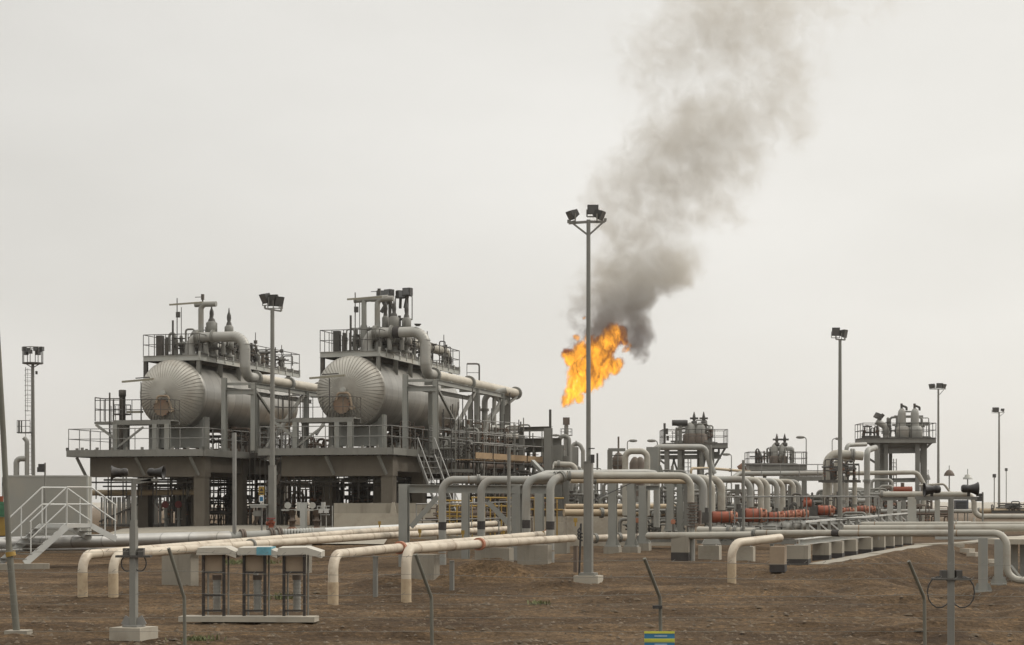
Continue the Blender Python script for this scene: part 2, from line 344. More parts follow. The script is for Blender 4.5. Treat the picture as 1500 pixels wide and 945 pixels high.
def soil():
    m = bpy.data.materials.new('soil'); m.use_nodes = True; t = m.node_tree; n = t.nodes; l = t.links; b = n['Principled BSDF']
    b.inputs['Roughness'].default_value = .95; b.inputs['Specular IOR Level'].default_value = .15
    geo = n.new('ShaderNodeNewGeometry'); pos = geo.outputs['Position']
    def nz(scale, det, rg, stretch=None):
        x = n.new('ShaderNodeTexNoise'); x.inputs['Scale'].default_value = scale; x.inputs['Detail'].default_value = det; x.inputs['Roughness'].default_value = rg
        if stretch:
            q = n.new('ShaderNodeMapping'); q.inputs['Scale'].default_value = stretch; l.new(pos, q.inputs['Vector']); l.new(q.outputs[0], x.inputs['Vector'])
        else: l.new(pos, x.inputs['Vector'])
        return x.outputs['Fac']
    def ramp(src, stops):
        r = n.new('ShaderNodeValToRGB'); e = r.color_ramp.elements
        while len(e) < len(stops): e.new(.5)
        for k, (p, c) in zip(e, stops): k.position = p; k.color = (*c, 1)
        l.new(src, r.inputs['Fac']); return r.outputs['Color']
    def mixc(fac, a, c, blend='MIX'):
        x = n.new('ShaderNodeMix'); x.data_type = 'RGBA'; x.blend_type = blend
        if isinstance(fac, float): x.inputs['Factor'].default_value = fac
        else: l.new(fac, x.inputs['Factor'])
        for k, s_ in (('A', a), ('B', c)):
            if isinstance(s_, tuple): x.inputs[k].default_value = (*s_, 1)
            else: l.new(s_, x.inputs[k])
        return x.outputs['Result']
    big = ramp(nz(.22, 6, .6), [(.3, (.062, .038, .0205)), (.48, (.094, .0605, .033)), (.66, (.15, .099, .056))])
    trk = ramp(nz(1., 6, .62, (.3, 1.3, 1)), [(.36, (.48, .46, .43)), (.5, (.85, .85, .83)), (.64, (1.3, 1.28, 1.22))])
    c = mixc(.62, big, trk, 'MULTIPLY')
    fine = ramp(nz(9., 8, .75), [(.3, (.36, .34, .31)), (.52, (1., 1., 1.)), (.72, (1.75, 1.7, 1.6))])
    c = mixc(.85, c, fine, 'MULTIPLY')
    vo = n.new('ShaderNodeTexVoronoi'); vo.inputs['Scale'].default_value = 11; l.new(pos, vo.inputs['Vector'])
    sp = ramp(vo.outputs['Color'], [(.0, (.6, .6, .6)), (.8, (1., 1., 1.)), (.97, (1.75, 1.7, 1.6))])
    c = mixc(.7, c, sp, 'MULTIPLY')
    pad = ramp(nz(.5, 5, .6), [(.35, (.11, .084, .058)), (.65, (.17, .13, .092))])
    sx = n.new('ShaderNodeSeparateXYZ'); l.new(pos, sx.inputs[0]); mr = n.new('ShaderNodeMapRange'); mr.inputs['From Min'].default_value = 95; mr.inputs['From Max'].default_value = 300
    l.new(sx.outputs['Y'], mr.inputs['Value']); c = mixc(mr.outputs[0], c, pad)
    l.new(c, b.inputs['Base Color'])
    bu = n.new('ShaderNodeBump'); bu.inputs['Strength'].default_value = .9; bu.inputs['Distance'].default_value = .09
    l.new(nz(6., 9, .72), bu.inputs['Height']); b2 = n.new('ShaderNodeBump'); b2.inputs['Strength'].default_value = .5; b2.inputs['Distance'].default_value = .05
    l.new(vo.outputs['Distance'], b2.inputs['Height']); l.new(bu.outputs[0], b2.inputs['Normal']); l.new(b2.outputs[0], b.inputs['Normal'])
    MATS['soil'] = m; return m
soil()
tag(struct('ground', g, 'soil', 'bare brown earth with stones and wheel tracks'), None, 'ground')
# low bank along the horizon
hb = MB(); n_ = 160; v_ = []
for i in range(n_+1):
    x = -2600+5200*i/n_; y = 2200; hgt = 7.2+1.6*mnoise.noise((i*.09, 0, 0))+.8*mnoise.noise((i*.7, 3, 0))
    v_ += [V3((x, y-30, -1)), V3((x, y-8, hgt)), V3((x, y+30, hgt*.9)), V3((x, y+60, -1))]
hb.add(v_, [(i*4+k, i*4+4+k, i*4+5+k, i*4+1+k) for i in range(n_) for k in range(3)], True)
tag(struct('hills', hb, 'pale_concrete', 'low bare rise along the horizon'), None, 'hills')
# concrete kerb path along the edge of the raised pad, and the apron before the vessels
kp = MB()
def strip(path, w, z_off, name, label, cat, material='pale_concrete', th=.16):
    b = MB(); q = []
    for i, (x, y) in enumerate(path):
        a = V3((*path[max(i-1, 0)], 0)); c = V3((*path[min(i+1, len(path)-1)], 0)); d = (c-a).normalized(); sd_ = d.cross(UP)
        z = ground_z(x, y, False)+z_off
        q += [V3((x, y, z))-sd_*w/2, V3((x, y, z))+sd_*w/2, V3((x, y, z-th))+sd_*w/2, V3((x, y, z-th))-sd_*w/2]
    m = len(path); b.add(q, [(i*4+k, i*4+(k+1) % 4, i*4+4+(k+1) % 4, i*4+4+k) for i in range(m-1) for k in range(4)]+[(3, 2, 1, 0), (m*4-4, m*4-3, m*4-2, m*4-1)])
    return tag(struct(name, b, material, label), None, cat)
strip([(edge_x(y)-.45, y) for y in [61+1.5*i for i in range(32)]], .8, .05, 'path', 'narrow concrete path along the edge of the raised pad', 'path', 'concrete', th=.3)
ap = MB(); q = []
for i in range(25):
    x = -20+14*i/24
    for y in (88.5, 92, 97, 104): q.append(V3((x, y, .06+ground_z(x, y, False)+(.14 if y > 90 else 0)*math.sin(min(1, max(0, i/24))*math.pi))))
ap.add(q, [(i*4+k, i*4+4+k, i*4+5+k, i*4+1+k) for i in range(24) for k in range(3)], True)
tag(struct('pavement', ap, 'concrete', 'pale sloping apron before the vessel platforms'), None, 'pavement')
# loose stones: nobody could count them
st = MB(); rs = random.Random(3)
for i in range(7000):
    y = 31+30*rs.random()**1.25; x = (rs.random()-.5)*2*(y*.285)
    s_ = .012+.045*rs.random()**4; z = ground_z(x, y)+s_*.2
    c = V3((x, y, z)); a = rs.random()*6.28; e = .6+.8*rs.random()
    p = [c+V3((math.cos(a)*s_*e, math.sin(a)*s_*e, 0)), c+V3((-math.sin(a)*s_, math.cos(a)*s_, 0)), c-V3((math.cos(a)*s_*e, math.sin(a)*s_*e, 0)), c-V3((-math.sin(a)*s_, math.cos(a)*s_, 0)),
         c+V3((s_*.2*(rs.random()-.5), s_*.2, s_*(.5+.3*rs.random())))]
    st.add(p, [(0, 1, 4), (1, 2, 4), (2, 3, 4), (3, 0, 4)])
tag(st.build('gravel', 'stone'), 'loose stones and clods strewn over the earth', 'gravel', None, 'stuff')
cd_ = MB(); rs = random.Random(11)
for i in range(3800):
    y = 31+28*rs.random()**1.2; x = (rs.random()-.5)*2*(y*.285)
    if mnoise.noise((x*.35, y*.8, 9.)) < -.05: continue
    s_ = .025+.08*rs.random()**3; c = V3((x, y, ground_z(x, y)+s_*.1)); k = [1+.35*(rs.random()-.5) for _ in range(7)]
    p = [c+V3((math.cos(j*1.047)*s_*1.3*k[j], math.sin(j*1.047)*s_*k[j], -.02)) for j in range(6)]+[c+V3((rs.gauss(0, .2)*s_, 0, s_*.36*k[6]))]
    cd_.add(p, [(j, (j+1) % 6, 6) for j in range(6)])
tag(cd_.build('dirt', 'clod'), 'lumpy clods of brown dirt over the foreground', 'dirt', None, 'stuff')
# weeds
def weeds(px, py, Y, w, n, h, label):
    b = MB(); rr = random.Random(px); c = P(px, 0, Y)
    for i in range(n):
        x = c.x+rr.gauss(0, w*.4); y = Y+rr.gauss(0, min(w*.3, .5)); z = ground_z(x, y); hh = h*(.4+.7*rr.random()); a = rr.random()*6.28; wd = .012+.01*rr.random()
        lean = V3((rr.gauss(0, .5)*hh, rr.gauss(0, .5)*hh, hh)); s1 = V3((math.cos(a)*wd, math.sin(a)*wd, 0)); p0 = V3((x, y, z-.01))
        b.add([p0-s1, p0+s1, p0+lean*.6+s1*.8, p0+lean*.6-s1*.8, p0+lean], [(0, 1, 2, 3), (3, 2, 4)])
    return tag(b.build('grass', 'weed'), label, 'grass', None, 'stuff')
weeds(352, 820, 79, 2.0, 520, .22, 'patchy green weeds beside the steel stile')
weeds(790, 882, 46, .28, 60, .13, 'small green tuft on the bare earth below the tall floodlight')
weeds(415, 866, 48.6, .35, 90, .22, 'green tuft behind the third canopied stand')
weeds(290, 944, 33.3, .4, 80, .12, 'sparse green weeds beside the bent fence post')
# ================================================================ helpers for pipes, supports, beams
def norm2(p, q): return (V3(q)-V3(p)).normalized()
def pipe(label, pts, dia, material='pale_pipe', flanges=(), bend=None, group=None, name='pipe', fl_mat='grey_steel', bands=(), n=14, fl_r=1.45, saddles=()):
    """pts are world points; flanges are (segment, fraction); bands are black collars (segment, fraction, length)"""
    lo = min(pts, key=lambda p: p.z); t = thing(name, label, 'pipe', (lo.x, lo.y, lo.z-dia/2), 0, group)
    b = MB(); b.tube(pts, dia/2, dia*1.5 if bend is None else bend, n, 8); b.build('run', material, t)
    def at(k, fr): return pts[k].lerp(pts[k+1], fr), norm2(pts[k], pts[k+1])
    for k, fr in flanges:
        c, d = at(k, fr); b = MB(); th = max(.05, dia*(.34 if fl_mat == 'orange_paint' else .2)); b.ring(c-d*th*.6, d, dia/2*fl_r, th*.9, 16); b.ring(c+d*th*.6, d, dia/2*fl_r, th*.9, 16)
        b.build('flange', fl_mat, t)
    for k, fr, ln in bands:
        c, d = at(k, fr); b = MB(); b.cyl(c-d*ln/2, c+d*ln/2, dia/2+.006, n=n); b.build('band', 'bitumen', t)
    return t
def pier(label, c, size, z0, z1, group, material='concrete', foot=None, rot=-A, name='pipe_pier', saddle=False):
    t = thing(name, label, 'concrete pier', (c.x, c.y, z0), 0, group)
    b = MB(); b.box(V3((c.x, c.y, (z0+z1)/2-.05)), (size[0], size[1], z1-z0+.1), rot); b.build('block', material, t)
    if foot: b = MB(); b.box(V3((c.x, c.y, z0+foot/2-.05)), (size[0]+.012, size[1]+.012, foot+.1), rot); b.build('tarred_foot', 'bitumen', t)
    if saddle: b = MB(); b.box(V3((c.x, c.y, z1+.03)), (size[0]*.6, size[1]*.5, .06), rot); b.build('saddle_plate', 'grey_steel', t)
    return t
def column(label, px, py0, py1, Y, w, material='blue_grey_steel', base=None, cap=None, group='steel pipe rack columns', kind='i', name='rack_column', z0=None):
    top = zat(py0, Y); bot = z0 if z0 is not None else zat(py1, Y); c = P(px, bot, Y)
    t = thing(name, label, 'column', c, 0, group)
    b = MB(); b.bar(c, V3((c.x, c.y, top)), w, w, kind); b.build('shaft', material, t)
    b = MB(); b.gbox(c+UP*.03, (w*1.8, w*1.8, .06))
    for s_ in (-1, 1): b.bar(c+ACR*s_*w*.8+UP*.05, c+ACR*s_*w*.46+UP*w*1.0, .03, w*.4)
    b.build('base_plate', material, t)
    if base: b = MB(); b.gbox(V3((c.x, c.y, bot-base[1]/2)), (base[0], base[0], base[1])); b.build('footing', 'concrete', t)
    if cap: b = MB(); b.bar(V3((c.x, c.y, top-.08))-ACR*cap/2, V3((c.x, c.y, top-.08))+ACR*cap/2, w*.9, .2, 'i'); b.build('cap_beam', material, t)
    return t
def beam(label, p, q, w, h, material='blue_grey_steel', kind='i', name='steel_beam', cat='beam', group=None):
    b = MB(); b.bar(p, q, w, h, kind); return single(name, b, material, label, cat, group)
def railing(label, pts, h=1.1, material='galvanised', r=.024, step=1.4, group='handrails on the ground'):
    t = thing('handrail', label, 'handrail', pts[0], 0, group); b = MB(); b.rail(pts, h, r, step, False); b.build('post', material, t)
    b = MB()
    for p, q in zip(pts, pts[1:]): b.cyl(p+UP*h, q+UP*h, r*1.15, n=6); b.cyl(p+UP*h*.5, q+UP*h*.5, r, n=6)
    b.build('rail', material, t); return t
def tangle(label, c0, size, n, seed, material='dark_steel', rr=(.03, .11), name='pipe_manifold', group=None, extra=()):
    """manifold of small-bore piping on a skid: uprights, headers and little valves"""
    rd = random.Random(seed); t = thing(name, label, 'manifold', (c0.x, c0.y, c0.z), 0, group); w, d, h = size
    K = lambda a, b_, z: c0+ACR*a+AWAY*b_+UP*z
    b = MB(); b.bar(K(-w/2, -d/2, .08), K(w/2, -d/2, .08), .1, .16); b.bar(K(-w/2, d/2, .08), K(w/2, d/2, .08), .1, .16); b.build('skid', material, t)
    b = MB(); b2 = MB(); b3 = MB()
    for i in range(n):
        x = -w/2+w*rd.random(); y = -d/2+d*rd.random(); r = rr[0]+(rr[1]-rr[0])*rd.random()**2; z1 = h*(.45+.55*rd.random())
        x2 = max(-w/2, min(w/2, x+(rd.random()-.5)*w*.7))
        k = rd.random()
        if k < .45: b.tube([K(x, y, 0), K(x, y, z1), K(x2, y, z1), K(x2, y, z1*.4*rd.random())], r, r*2.5, 8, 4)
        elif k < .7: b.tube([K(x, y, 0), K(x, y, z1)], r, n=8)
        else: b.tube([K(-w/2*rd.random(), y, z1*.8), K(w/2*rd.random(), y, z1*.8)], r, n=8)
        if k < .7:
            b2.ring(K(x, y, z1*.45), UP, r*2, r*.8, 10); b2.ring(K(x, y, z1*.62), UP, r*2, r*.8, 10)
            b3.lathe(K(x, y, z1*.5), UP, [(r, 0), (r*2.2, r), (r*1.2, r*2.2), (r*.4, r*2.5), (r*.4, r*5), (r*2.6, r*5.1), (r*2.6, r*5.5)], 8)
    b.build('piping', material, t); b2.build('flange', 'brown_steel' if material == 'dark_steel' else 'dark_steel', t)
    if b3.v: b3.build('valve', extra[0] if extra else 'rust', t)
    return t
GZ = lambda px, Y: ground_z((px-CX)*Y/F, Y, False)

# ================================================================ separator vessels on their concrete tables
Z0, DECK, AX, RV = 1.2, 5.40, 8.46, 1.86              # pad level, deck level, vessel axis level, vessel radius
U1, U2 = Frame(-18.33, 102.0), Frame(-18.33+10.22*CA, 102.0-10.22*SA)
UNITS = [dict(f=U1, l=-4.85, r=3.0, name='the vessel furthest from the flare', pipe_end=16., n=0),
         dict(f=U2, l=-4.1, r=3.2, name='the vessel nearer the flare', pipe_end=20.0, n=1)]
HEADLBL = ['horizontal steel vessel with a ribbed domed end, further from the flare', 'horizontal steel vessel with a ribbed domed end, nearer the flare']
def unit(U):
    f, l, r, n = U['f'], U['l'], U['r'], U['n']; fr = -2.6; bk = 16.5
    near = ['further from the flare', 'nearer the flare'][n]
    G = lambda a, b, z: f(a, b, z)
    # ---- concrete table with steel deck
    t = thing('platform', f'raised steel and concrete platform carrying the vessel {near}', 'platform', G(0, 0, Z0), -A, 'vessel platforms')
    b = MB(); b.gbox(G((l+r)/2, (fr+bk)/2, DECK-.06), (r-l, bk-fr, .10)); b.build('deck', 'dark_steel', t)
    b = MB()                                              # edge channel
    for p, q in (((l, fr), (r, fr)), ((r, fr), (r, bk)), ((l, fr), (l, bk))):
        b.bar(G(*p, DECK-.18), G(*q, DECK-.18), .12, .36)
        k = 9 if p[1] == fr and q[1] == fr else 18
        for j in range(k+1):
            x = p[0]+(q[0]-p[0])*j/k; y = p[1]+(q[1]-p[1])*j/k; b.gbox(G(x, y, DECK+.05), (.13, .1, .16))
    b.build('edge_channel', 'grey_steel', t)
    for (y0, h_) in ((fr+1.0, 1.05), (fr+6, 1.0), (fr+11, 1.0), (bk-1, 1.0)):
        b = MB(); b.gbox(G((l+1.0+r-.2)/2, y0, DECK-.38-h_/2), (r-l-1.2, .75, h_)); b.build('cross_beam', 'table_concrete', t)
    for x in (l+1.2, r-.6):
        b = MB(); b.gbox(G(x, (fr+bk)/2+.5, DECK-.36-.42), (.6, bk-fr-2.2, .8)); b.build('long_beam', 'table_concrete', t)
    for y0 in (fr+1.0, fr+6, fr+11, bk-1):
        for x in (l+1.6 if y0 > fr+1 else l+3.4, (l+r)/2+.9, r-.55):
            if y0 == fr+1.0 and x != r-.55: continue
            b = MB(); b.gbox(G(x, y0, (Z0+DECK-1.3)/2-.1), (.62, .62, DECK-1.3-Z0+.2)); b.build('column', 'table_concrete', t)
    for x in (l+.5, (l+r)/2, r-.8):                       # knee braces under the overhang
        b = MB(); b.bar(G(x, fr+.1, DECK-.4), G(x+.25, fr+.62, DECK-1.35), .12); b.build('knee_brace', 'grey_steel', t)
    b = MB(); b.rail([G(l+.05, fr+6, DECK), G(l+.05, fr+.05, DECK), G(r-.05, fr+.05, DECK), G(r-.05, bk-.1, DECK)], 1.12, .024, 1.25); b.build('railing', 'galvanised', t)
    b = MB(); b.rail([G(l+.05, bk-4, DECK), G(l+.05, bk, DECK), G(r-.1, bk, DECK)], 1.12, .024, 1.5); b.build('railing', 'galvanised', t)
    # cable trays and tubing under the deck
    b = MB()
    for k, (y0, zz) in enumerate(((fr+1.6, 3.7), (fr+3, 3.5), (fr+7, 3.8), (fr+9, 3.3), (fr+12.5, 3.65))):
        b.bar(G(l+.6, y0, zz), G(r-.3, y0, zz), .3, .08); b.bar(G(l+.6, y0, zz+.35), G(r-.3, y0, zz+.35), .1)
        for j in range(8):
            x = l+.8+(r-l-1.6)*j/7; b.cyl(G(x, y0+.1, zz-.9), G(x, y0+.1, DECK-.2), .035, n=5)
    b.build('cable_tray', 'dark_steel', t)
    # ---- vessel
    t = thing('pressure_vessel', HEADLBL[n], 'vessel', G(0, 0, DECK), -A, 'horizontal pressure vessels')
    LV = 13.6
    b = MB(); b.lathe(G(0, 0, AX), f.dir(0, 1), [(RV, 0), (RV+.015, .02), (RV+.015, .3), (RV, .31), (RV, LV)], 64); b.build('shell', 'vessel_cladding', t)
    b = MB(); prof = []; nr = 54; rings = 14               # domed end: overlapping radial segments
    q = []
    for k in range(rings+1):
        an = math.pi/2*k/rings; rr = RV*math.cos(an)**.86 if k < rings else .02; dd = .98*math.sin(an)**1.15
        for i in range(nr*3):
            th = 2*math.pi*(i//3+(0, .80, .9)[i % 3])/nr; lift = (.0, .006, -.032)[i % 3]*min(1, rr/.7)
            q.append(G((rr+lift)*math.cos(th), -dd-lift*.9, AX+(rr+lift)*math.sin(th)))
    m_ = nr*3
    b.add(q, [(k*m_+i, (k+1)*m_+i, (k+1)*m_+(i+1) % m_, k*m_+(i+1) % m_) for k in range(rings) for i in range(m_)])
    hd = b.build('domed_end', 'dome_cladding', t)
    b = MB(); b.lathe(G(0, LV, AX), f.dir(0, 1), [(RV, 0), (1.6, .5), (1.0, .85), (.02, 1.0)], 48); b.build('domed_end', 'vessel_cladding', t)
    # manway
    mz = AX-.78
    b = MB(); b.cyl(G(-.12, -.45, mz), G(-.12, -1.02, mz), .40, n=20); b.ring(G(-.12, -1.0, mz), f.dir(0, 1), .47, .12, 22); mw = b.build('manway', 'orange_grime', t)
    b = MB()
    for i in range(16):
        th = 2*math.pi*i/16; c = G(-.12+.46*math.cos(th), -1.12, mz+.46*math.sin(th)); b.cyl(c, c+f.dir(0, .14), .035, n=6)
    b.build('bolt', 'dark_steel', t, mw)
    b = MB(); b.tube([G(-.35, -1.2, mz+.25), G(-.3, -1.2, mz+.62), G(.35, -1.2, mz+.62), G(.5, -1.2, mz-.1)], .06, .2, 8); b.cyl(G(.5, -1.25, mz-.15), G(.5, -1.0, mz-.15), .12, n=8); b.build('davit', 'weathered_box', t, mw)
    b = MB(); b.cyl(G(.0, -.9, AX), G(.0, -1.25, AX), .09, n=10); b.ring(G(0, -1.2, AX), f.dir(0, 1), .15, .06, 12); b.build('nozzle', 'pale_steel', t)
    for y0 in (1.3, 10.6):                                  # saddles
        b = MB(); b.gbox(G(0, y0, (DECK+AX-1.2)/2+.1), (2.9, .55, AX-1.2-DECK-.2))
        b.gbox(G(-1.3, y0, DECK+.9), (.2, .75, 1.9)); b.gbox(G(1.3, y0, DECK+1.05), (.25, .8, 2.1)); b.gbox(G(0, y0, DECK+.06), (3.3, .9, .1)); b.build('saddle', 'blue_grey_steel', t)
    # ---- small access stand before the manway
    t = thing('access_stand', f'small railed service stand below the rusty manway of the vessel {near}', 'service stand', G(-.9, fr+.9, DECK), -A, 'service stands before the manways')
    sx0, sx1, sy0, sy1, sz = -2.35, .95, fr+.35, fr+1.5, DECK+1.55
    b = MB(); b.gbox(G((sx0+sx1)/2, (sy0+sy1)/2, sz), (sx1-sx0, sy1-sy0, .06)); b.bar(G(sx0, sy0, sz-.12), G(sx1, sy0, sz-.12), .08, .2); b.bar(G(sx0, sy1, sz-.12), G(sx1, sy1, sz-.12), .08, .2)
    b.gbox(G(-2.9, sy0+.4, sz-.1), (1.1, .8, .14)); b.build('floor', 'grey_steel', t)
    for x, y0 in ((sx0+.15, sy0), (-.65, sy1), (.1, sy0), (sx1-.15, sy0), (sx0+.2, sy1)):
        b = MB(); b.bar(G(x, y0, DECK), G(x, y0, sz-.2), .26, .26, 'i'); b.build('leg', 'blue_grey_steel', t)
    b = MB(); b.bar(G(sx0+.2, sy0, DECK+.1), G(-.6, sy0, sz-.35), .1); b.bar(G(-3.35, sy0, sz-.2), G(sx0+.1, sy0, sz-.95), .12); b.build('brace', 'blue_grey_steel', t)
    b = MB(); b.rail([G(-3.4, sy0, sz), G(sx0, sy0, sz), G(sx1, sy0, sz), G(sx1, sy1, sz)], 1.1, .022, .55)
    b.rail([G(-3.4, sy0, sz), G(-3.4, sy1, sz), G(-2.4, sy1, sz)], 1.25, .03, .6); b.cyl(G(-2.55, sy0, DECK), G(-2.55, sy0, sz+1.5), .05, n=6); b.build('railing', 'dark_steel', t)
    # ---- top walkway
    wz, wl, wr, w0, w1 = 10.58, -1.75, 1.55, .1, 14.6
    t = thing('walkway', f'railed steel walkway along the crown of the vessel {near}', 'walkway', G(0, 6, AX+RV), -A, 'walkways on top of the vessels')
    b = MB(); b.gbox(G((wl+wr)/2, (w0+w1)/2, wz-.04), (wr-wl, w1-w0, .05)); b.build('floor', 'dark_steel', t)
    b = MB()
    for p, q in (((wl, w0), (wr, w0)), ((wr, w0), (wr, w1)), ((wl, w0), (wl, w1))): b.bar(G(*p, wz-.17), G(*q, wz-.17), .12, .28, 'i')
    for j in range(14):
        y0 = w0+(w1-w0)*j/13; b.bar(G(wr, y0, wz-.25), G(wr, y0, wz+.18), .09)
    b.build('edge_beam', 'pale_steel', t)
    for y0 in (w0+.1, 3, 5.5, 8, 10.5, 13):
        b = MB(); b.bar(G(wr-.08, y0, wz-.3), G(wr-.08, y0, AX+.9), .2, .2, 'i'); b.build('post', 'grey_steel', t)
    for y0 in (w0+.1, 12):
        b = MB(); b.bar(G(wl+.1, y0, wz-.3), G(wl+.1, y0, AX+.3), .2, .2, 'i'); b.build('post', 'dark_steel', t)
    b = MB(); b.rail([G(wl, w0+4, wz), G(wl, w0, wz), G(wr, w0, wz)], 1.12, .022, .62); b.rail([G(wr, w0, wz), G(wr, w1, wz), G(wl, w1, wz), G(wl, w1-5, wz)], 1.12, .024, 1.3, True, True); b.build('railing', 'dark_steel', t)
    b = MB(); b.gbox(G(-.95, w0+.4, wz+.55), (.35, .3, 1.1)); b.gbox(G(-.55, w0+.4, wz+.5), (.14, .14, 1.0)); b.gbox(G(-.25, w0+.5, wz+.5), (.1, .1, 1.0)); b.build('cabinet', 'dark_steel', t)
    b = MB(); b.cyl(G(.1, w0+.3, wz), G(.1, w0+.3, wz+3.1), .03, n=6); b.cyl(G(.35, w0+.3, wz), G(.35, w0+.3, wz+2.6), .022, n=6); b.cyl(G(-.15, w0+.3, wz), G(-.15, w0+.3, wz+1.9), .06, n=6)
    b.gbox(G(.16, w0+.3, wz+2.2), (.2, .15, .3)); b.build('mast', 'dark_steel', t)
    b = MB(); b.bar(G(-.35, w0+.3, wz+2.75), G(1.6, w0+.3, wz+2.83), .07, .09); b.build('strip_light', 'yellowed_lamp', t)
    # ---- strip light on the dome
    t = thing('strip_light', f'long lamp on brackets across the dome of the vessel {near}', 'strip light', G(-1.5, -1.5, AX+.5), -A, 'strip lights before the domes')
    b = MB(); b.bar(G(-2.3+n*.5, -1.3, AX+.62), G(-.45+n*.6, -1.3, AX+.74), .12, .1); b.build('lamp', 'yellowed_lamp', t)
    b = MB(); b.bar(G(-1.5+n*.4, -1.3, AX+.8), G(-.7+n*.5, -1.3, AX+.84), .1, .05); b.cyl(G(-1.2+n*.5, -1.3, AX+.6), G(-1.2+n*.5, -1.3, sz), .03, n=6); b.build('bracket', 'dark_steel', t)
    # ---- big insulated pipe: up from the crown, across, down, away
    t = thing('overhead_pipe', ['insulated pipe looping off the farther vessel and running behind the other dome', 'black collared insulated pipe looping off the nearer vessel to a capped end'][n], 'pipe', G(.7, 1.2, AX+RV), -A, 'insulated pipes over the vessels')
    pr = .27; zt = wz+1.02; xd = 3.72
    b = MB(); b.tube([G(.5, 1.2, AX+RV-.2), G(.5, 1.2, zt), G(2.0, 1.2, zt)], pr, .62, 18, 9); b.ring(G(.5, 1.2, wz+.1), UP, .42, .12); b.build('riser', 'bend_cladding', t)
    b = MB(); b.tube([G(1.9, 1.2, zt), G(xd, 1.2, zt), G(xd, 1.2, 9.42), G(xd, 2.6, 9.42)], pr+.012, .72, 18, 12)
    for k in range(10):                                     # banding on the bends
        an = math.pi/2*k/9; cx_ = xd-.72+.72*math.sin(an); cz_ = zt-.72+.72*math.cos(an); b.ring(G(cx_, 1.2, cz_), f.dir(math.cos(an), 0, -math.sin(an)), pr+.022, .02, 18)
    for k in range(6): b.ring(G(xd, 1.2, 9.9+k*.25), UP, pr+.02, .018, 18)
    b.build('bend', 'bend_cladding', t)
    b = MB(); b.tube([G(xd, 2.5, 9.42), G(xd, U['pipe_end'], 9.42)], pr, n=18); b.build('run', 'pale_cladding', t)
    for y0 in ((2.6, 7.4, 12.2) if n == 0 else (2.6, 9.2, 19.4)):
        b = MB(); b.ring(G(xd, y0, 9.42), f.dir(0, 1), pr+.13, .09, 18); b.ring(G(xd, y0+.12, 9.42), f.dir(0, 1), pr+.13, .09, 18); b.build('flange', 'grey_steel', t)
    if n:
        b = MB(); b.cyl(G(1.95, 1.2, zt), G(2.3, 1.2, zt), pr+.035, n=18); b.build('collar', 'bitumen', t)
        b = MB(); b.cyl(G(3.3, 1.2, zt+.3), G(3.3, 1.2, zt+.42), .1, .2, 10); b.cyl(G(2.6, 1.2, zt+.2), G(2.6, 1.2, zt+.62), .025, n=6); b.build('vent', 'dark_steel', t)
    b = MB(); b.ring(G(.9, 1.2, zt), f.dir(1, 0), .4, .09, 18); b.ring(G(1.0, 1.2, zt), f.dir(1, 0), .4, .09, 18); b.ring(G(1.85, 1.2, zt), f.dir(1, 0), .4, .09, 18); b.build('flange', 'grey_steel', t)
    # ---- frame carrying that pipe
    t = thing('pipe_support', f'braced steel frame holding up the insulated pipe beside the vessel {near}', 'pipe support', G(3, 6, DECK), -A, 'braced pipe support frames')
    tops = 9.05
    for (x, y0, zt_) in ((2.95, .2, 9.3), (xd+.75, .6, 9.05), (2.95, 4.6, 8.8), (xd+.75, 8.3, 9.0), (2.95, 12.2, 8.9), (xd+.75, 13.6, 9.0)):
        b = MB(); b.bar(G(x, y0, DECK), G(x, y0, zt_), .25, .25, 'i'); b.build('leg', 'blue_grey_steel', t)
    b = MB(); b.bar(G(2.9, .3, 8.55), G(xd+.8, .5, 8.55), .2, .26, 'i'); b.bar(G(3.0, .4, 8.98), G(xd+.6, .5, 8.98), .14); b.build('beam', 'blue_grey_steel', t)
    b = MB(); b.bar(G(xd+.75, .6, 8.92), G(xd+.75, 14, 8.92), .2, .26, 'i'); b.bar(G(2.95, .4, 8.7), G(2.95, 13, 8.7), .18, .22, 'i'); [b.bar(G(2.95, q, 9.03), G(xd+.75, q, 9.03), .16, .18) for q in (3.5, 6.5, 10, 13)]; b.build('beam', 'blue_grey_steel', t)
    b = MB(); b.bar(G(xd+.75, .7, 8.7), G(xd+.75, 4.4, DECK+1.4), .12); b.bar(G(xd+.75, 7.9, 8.8), G(xd+.75, 2.2, DECK+.1), .16); b.bar(G(xd+.75, 13.4, 8.7), G(xd+.75, 9.9, DECK+1.2), .12); b.build('brace', 'grey_steel', t)
    # ---- relief valves on the crown, each one a thing
    spec = [(1.45, 1.9, .33, 2.35, 0), (2.3, 2.3, .26, 2.15, 1), (1.0, 2.7, .2, 1.9, 0)] if n == 0 else [(1.2, 2.1, .2, 2.4, 1), (1.75, 1.9, .3, 2.35, 0), (2.35, 2.2, .26, 2.3, 0)]
    for i, (x, y0, rr, hh, tp) in enumerate(spec):
        lb = [['broad relief valve with a spindle top above the walkway, beside the vertical vent pipe', 'slim relief valve with a spindle top standing nearest the bend of its pipe', 'short relief valve half hidden behind the broad one'],
              ['slender relief valve below the raised tee', 'broad relief valve with a cluttered top beside the raised tee', 'relief valve below the caged floodlights on the other vessel']][n][i]
        v = thing('relief_valve', lb, 'relief valve', G(x, y0, wz), -A, 'relief valves on the vessel crowns')
        b = MB(); b.lathe(G(x, y0, wz), UP, [(rr*1.1, 0), (rr*1.1, .12), (rr*.6, .14), (rr*.6, .4), (rr, .45), (rr, .95), (rr*.7, 1.0), (rr*.7, 1.1), (rr*.95, 1.12), (rr*.95, hh-.5), (rr*.6, hh-.4)], 16); b.build('body', 'grey_steel', v)
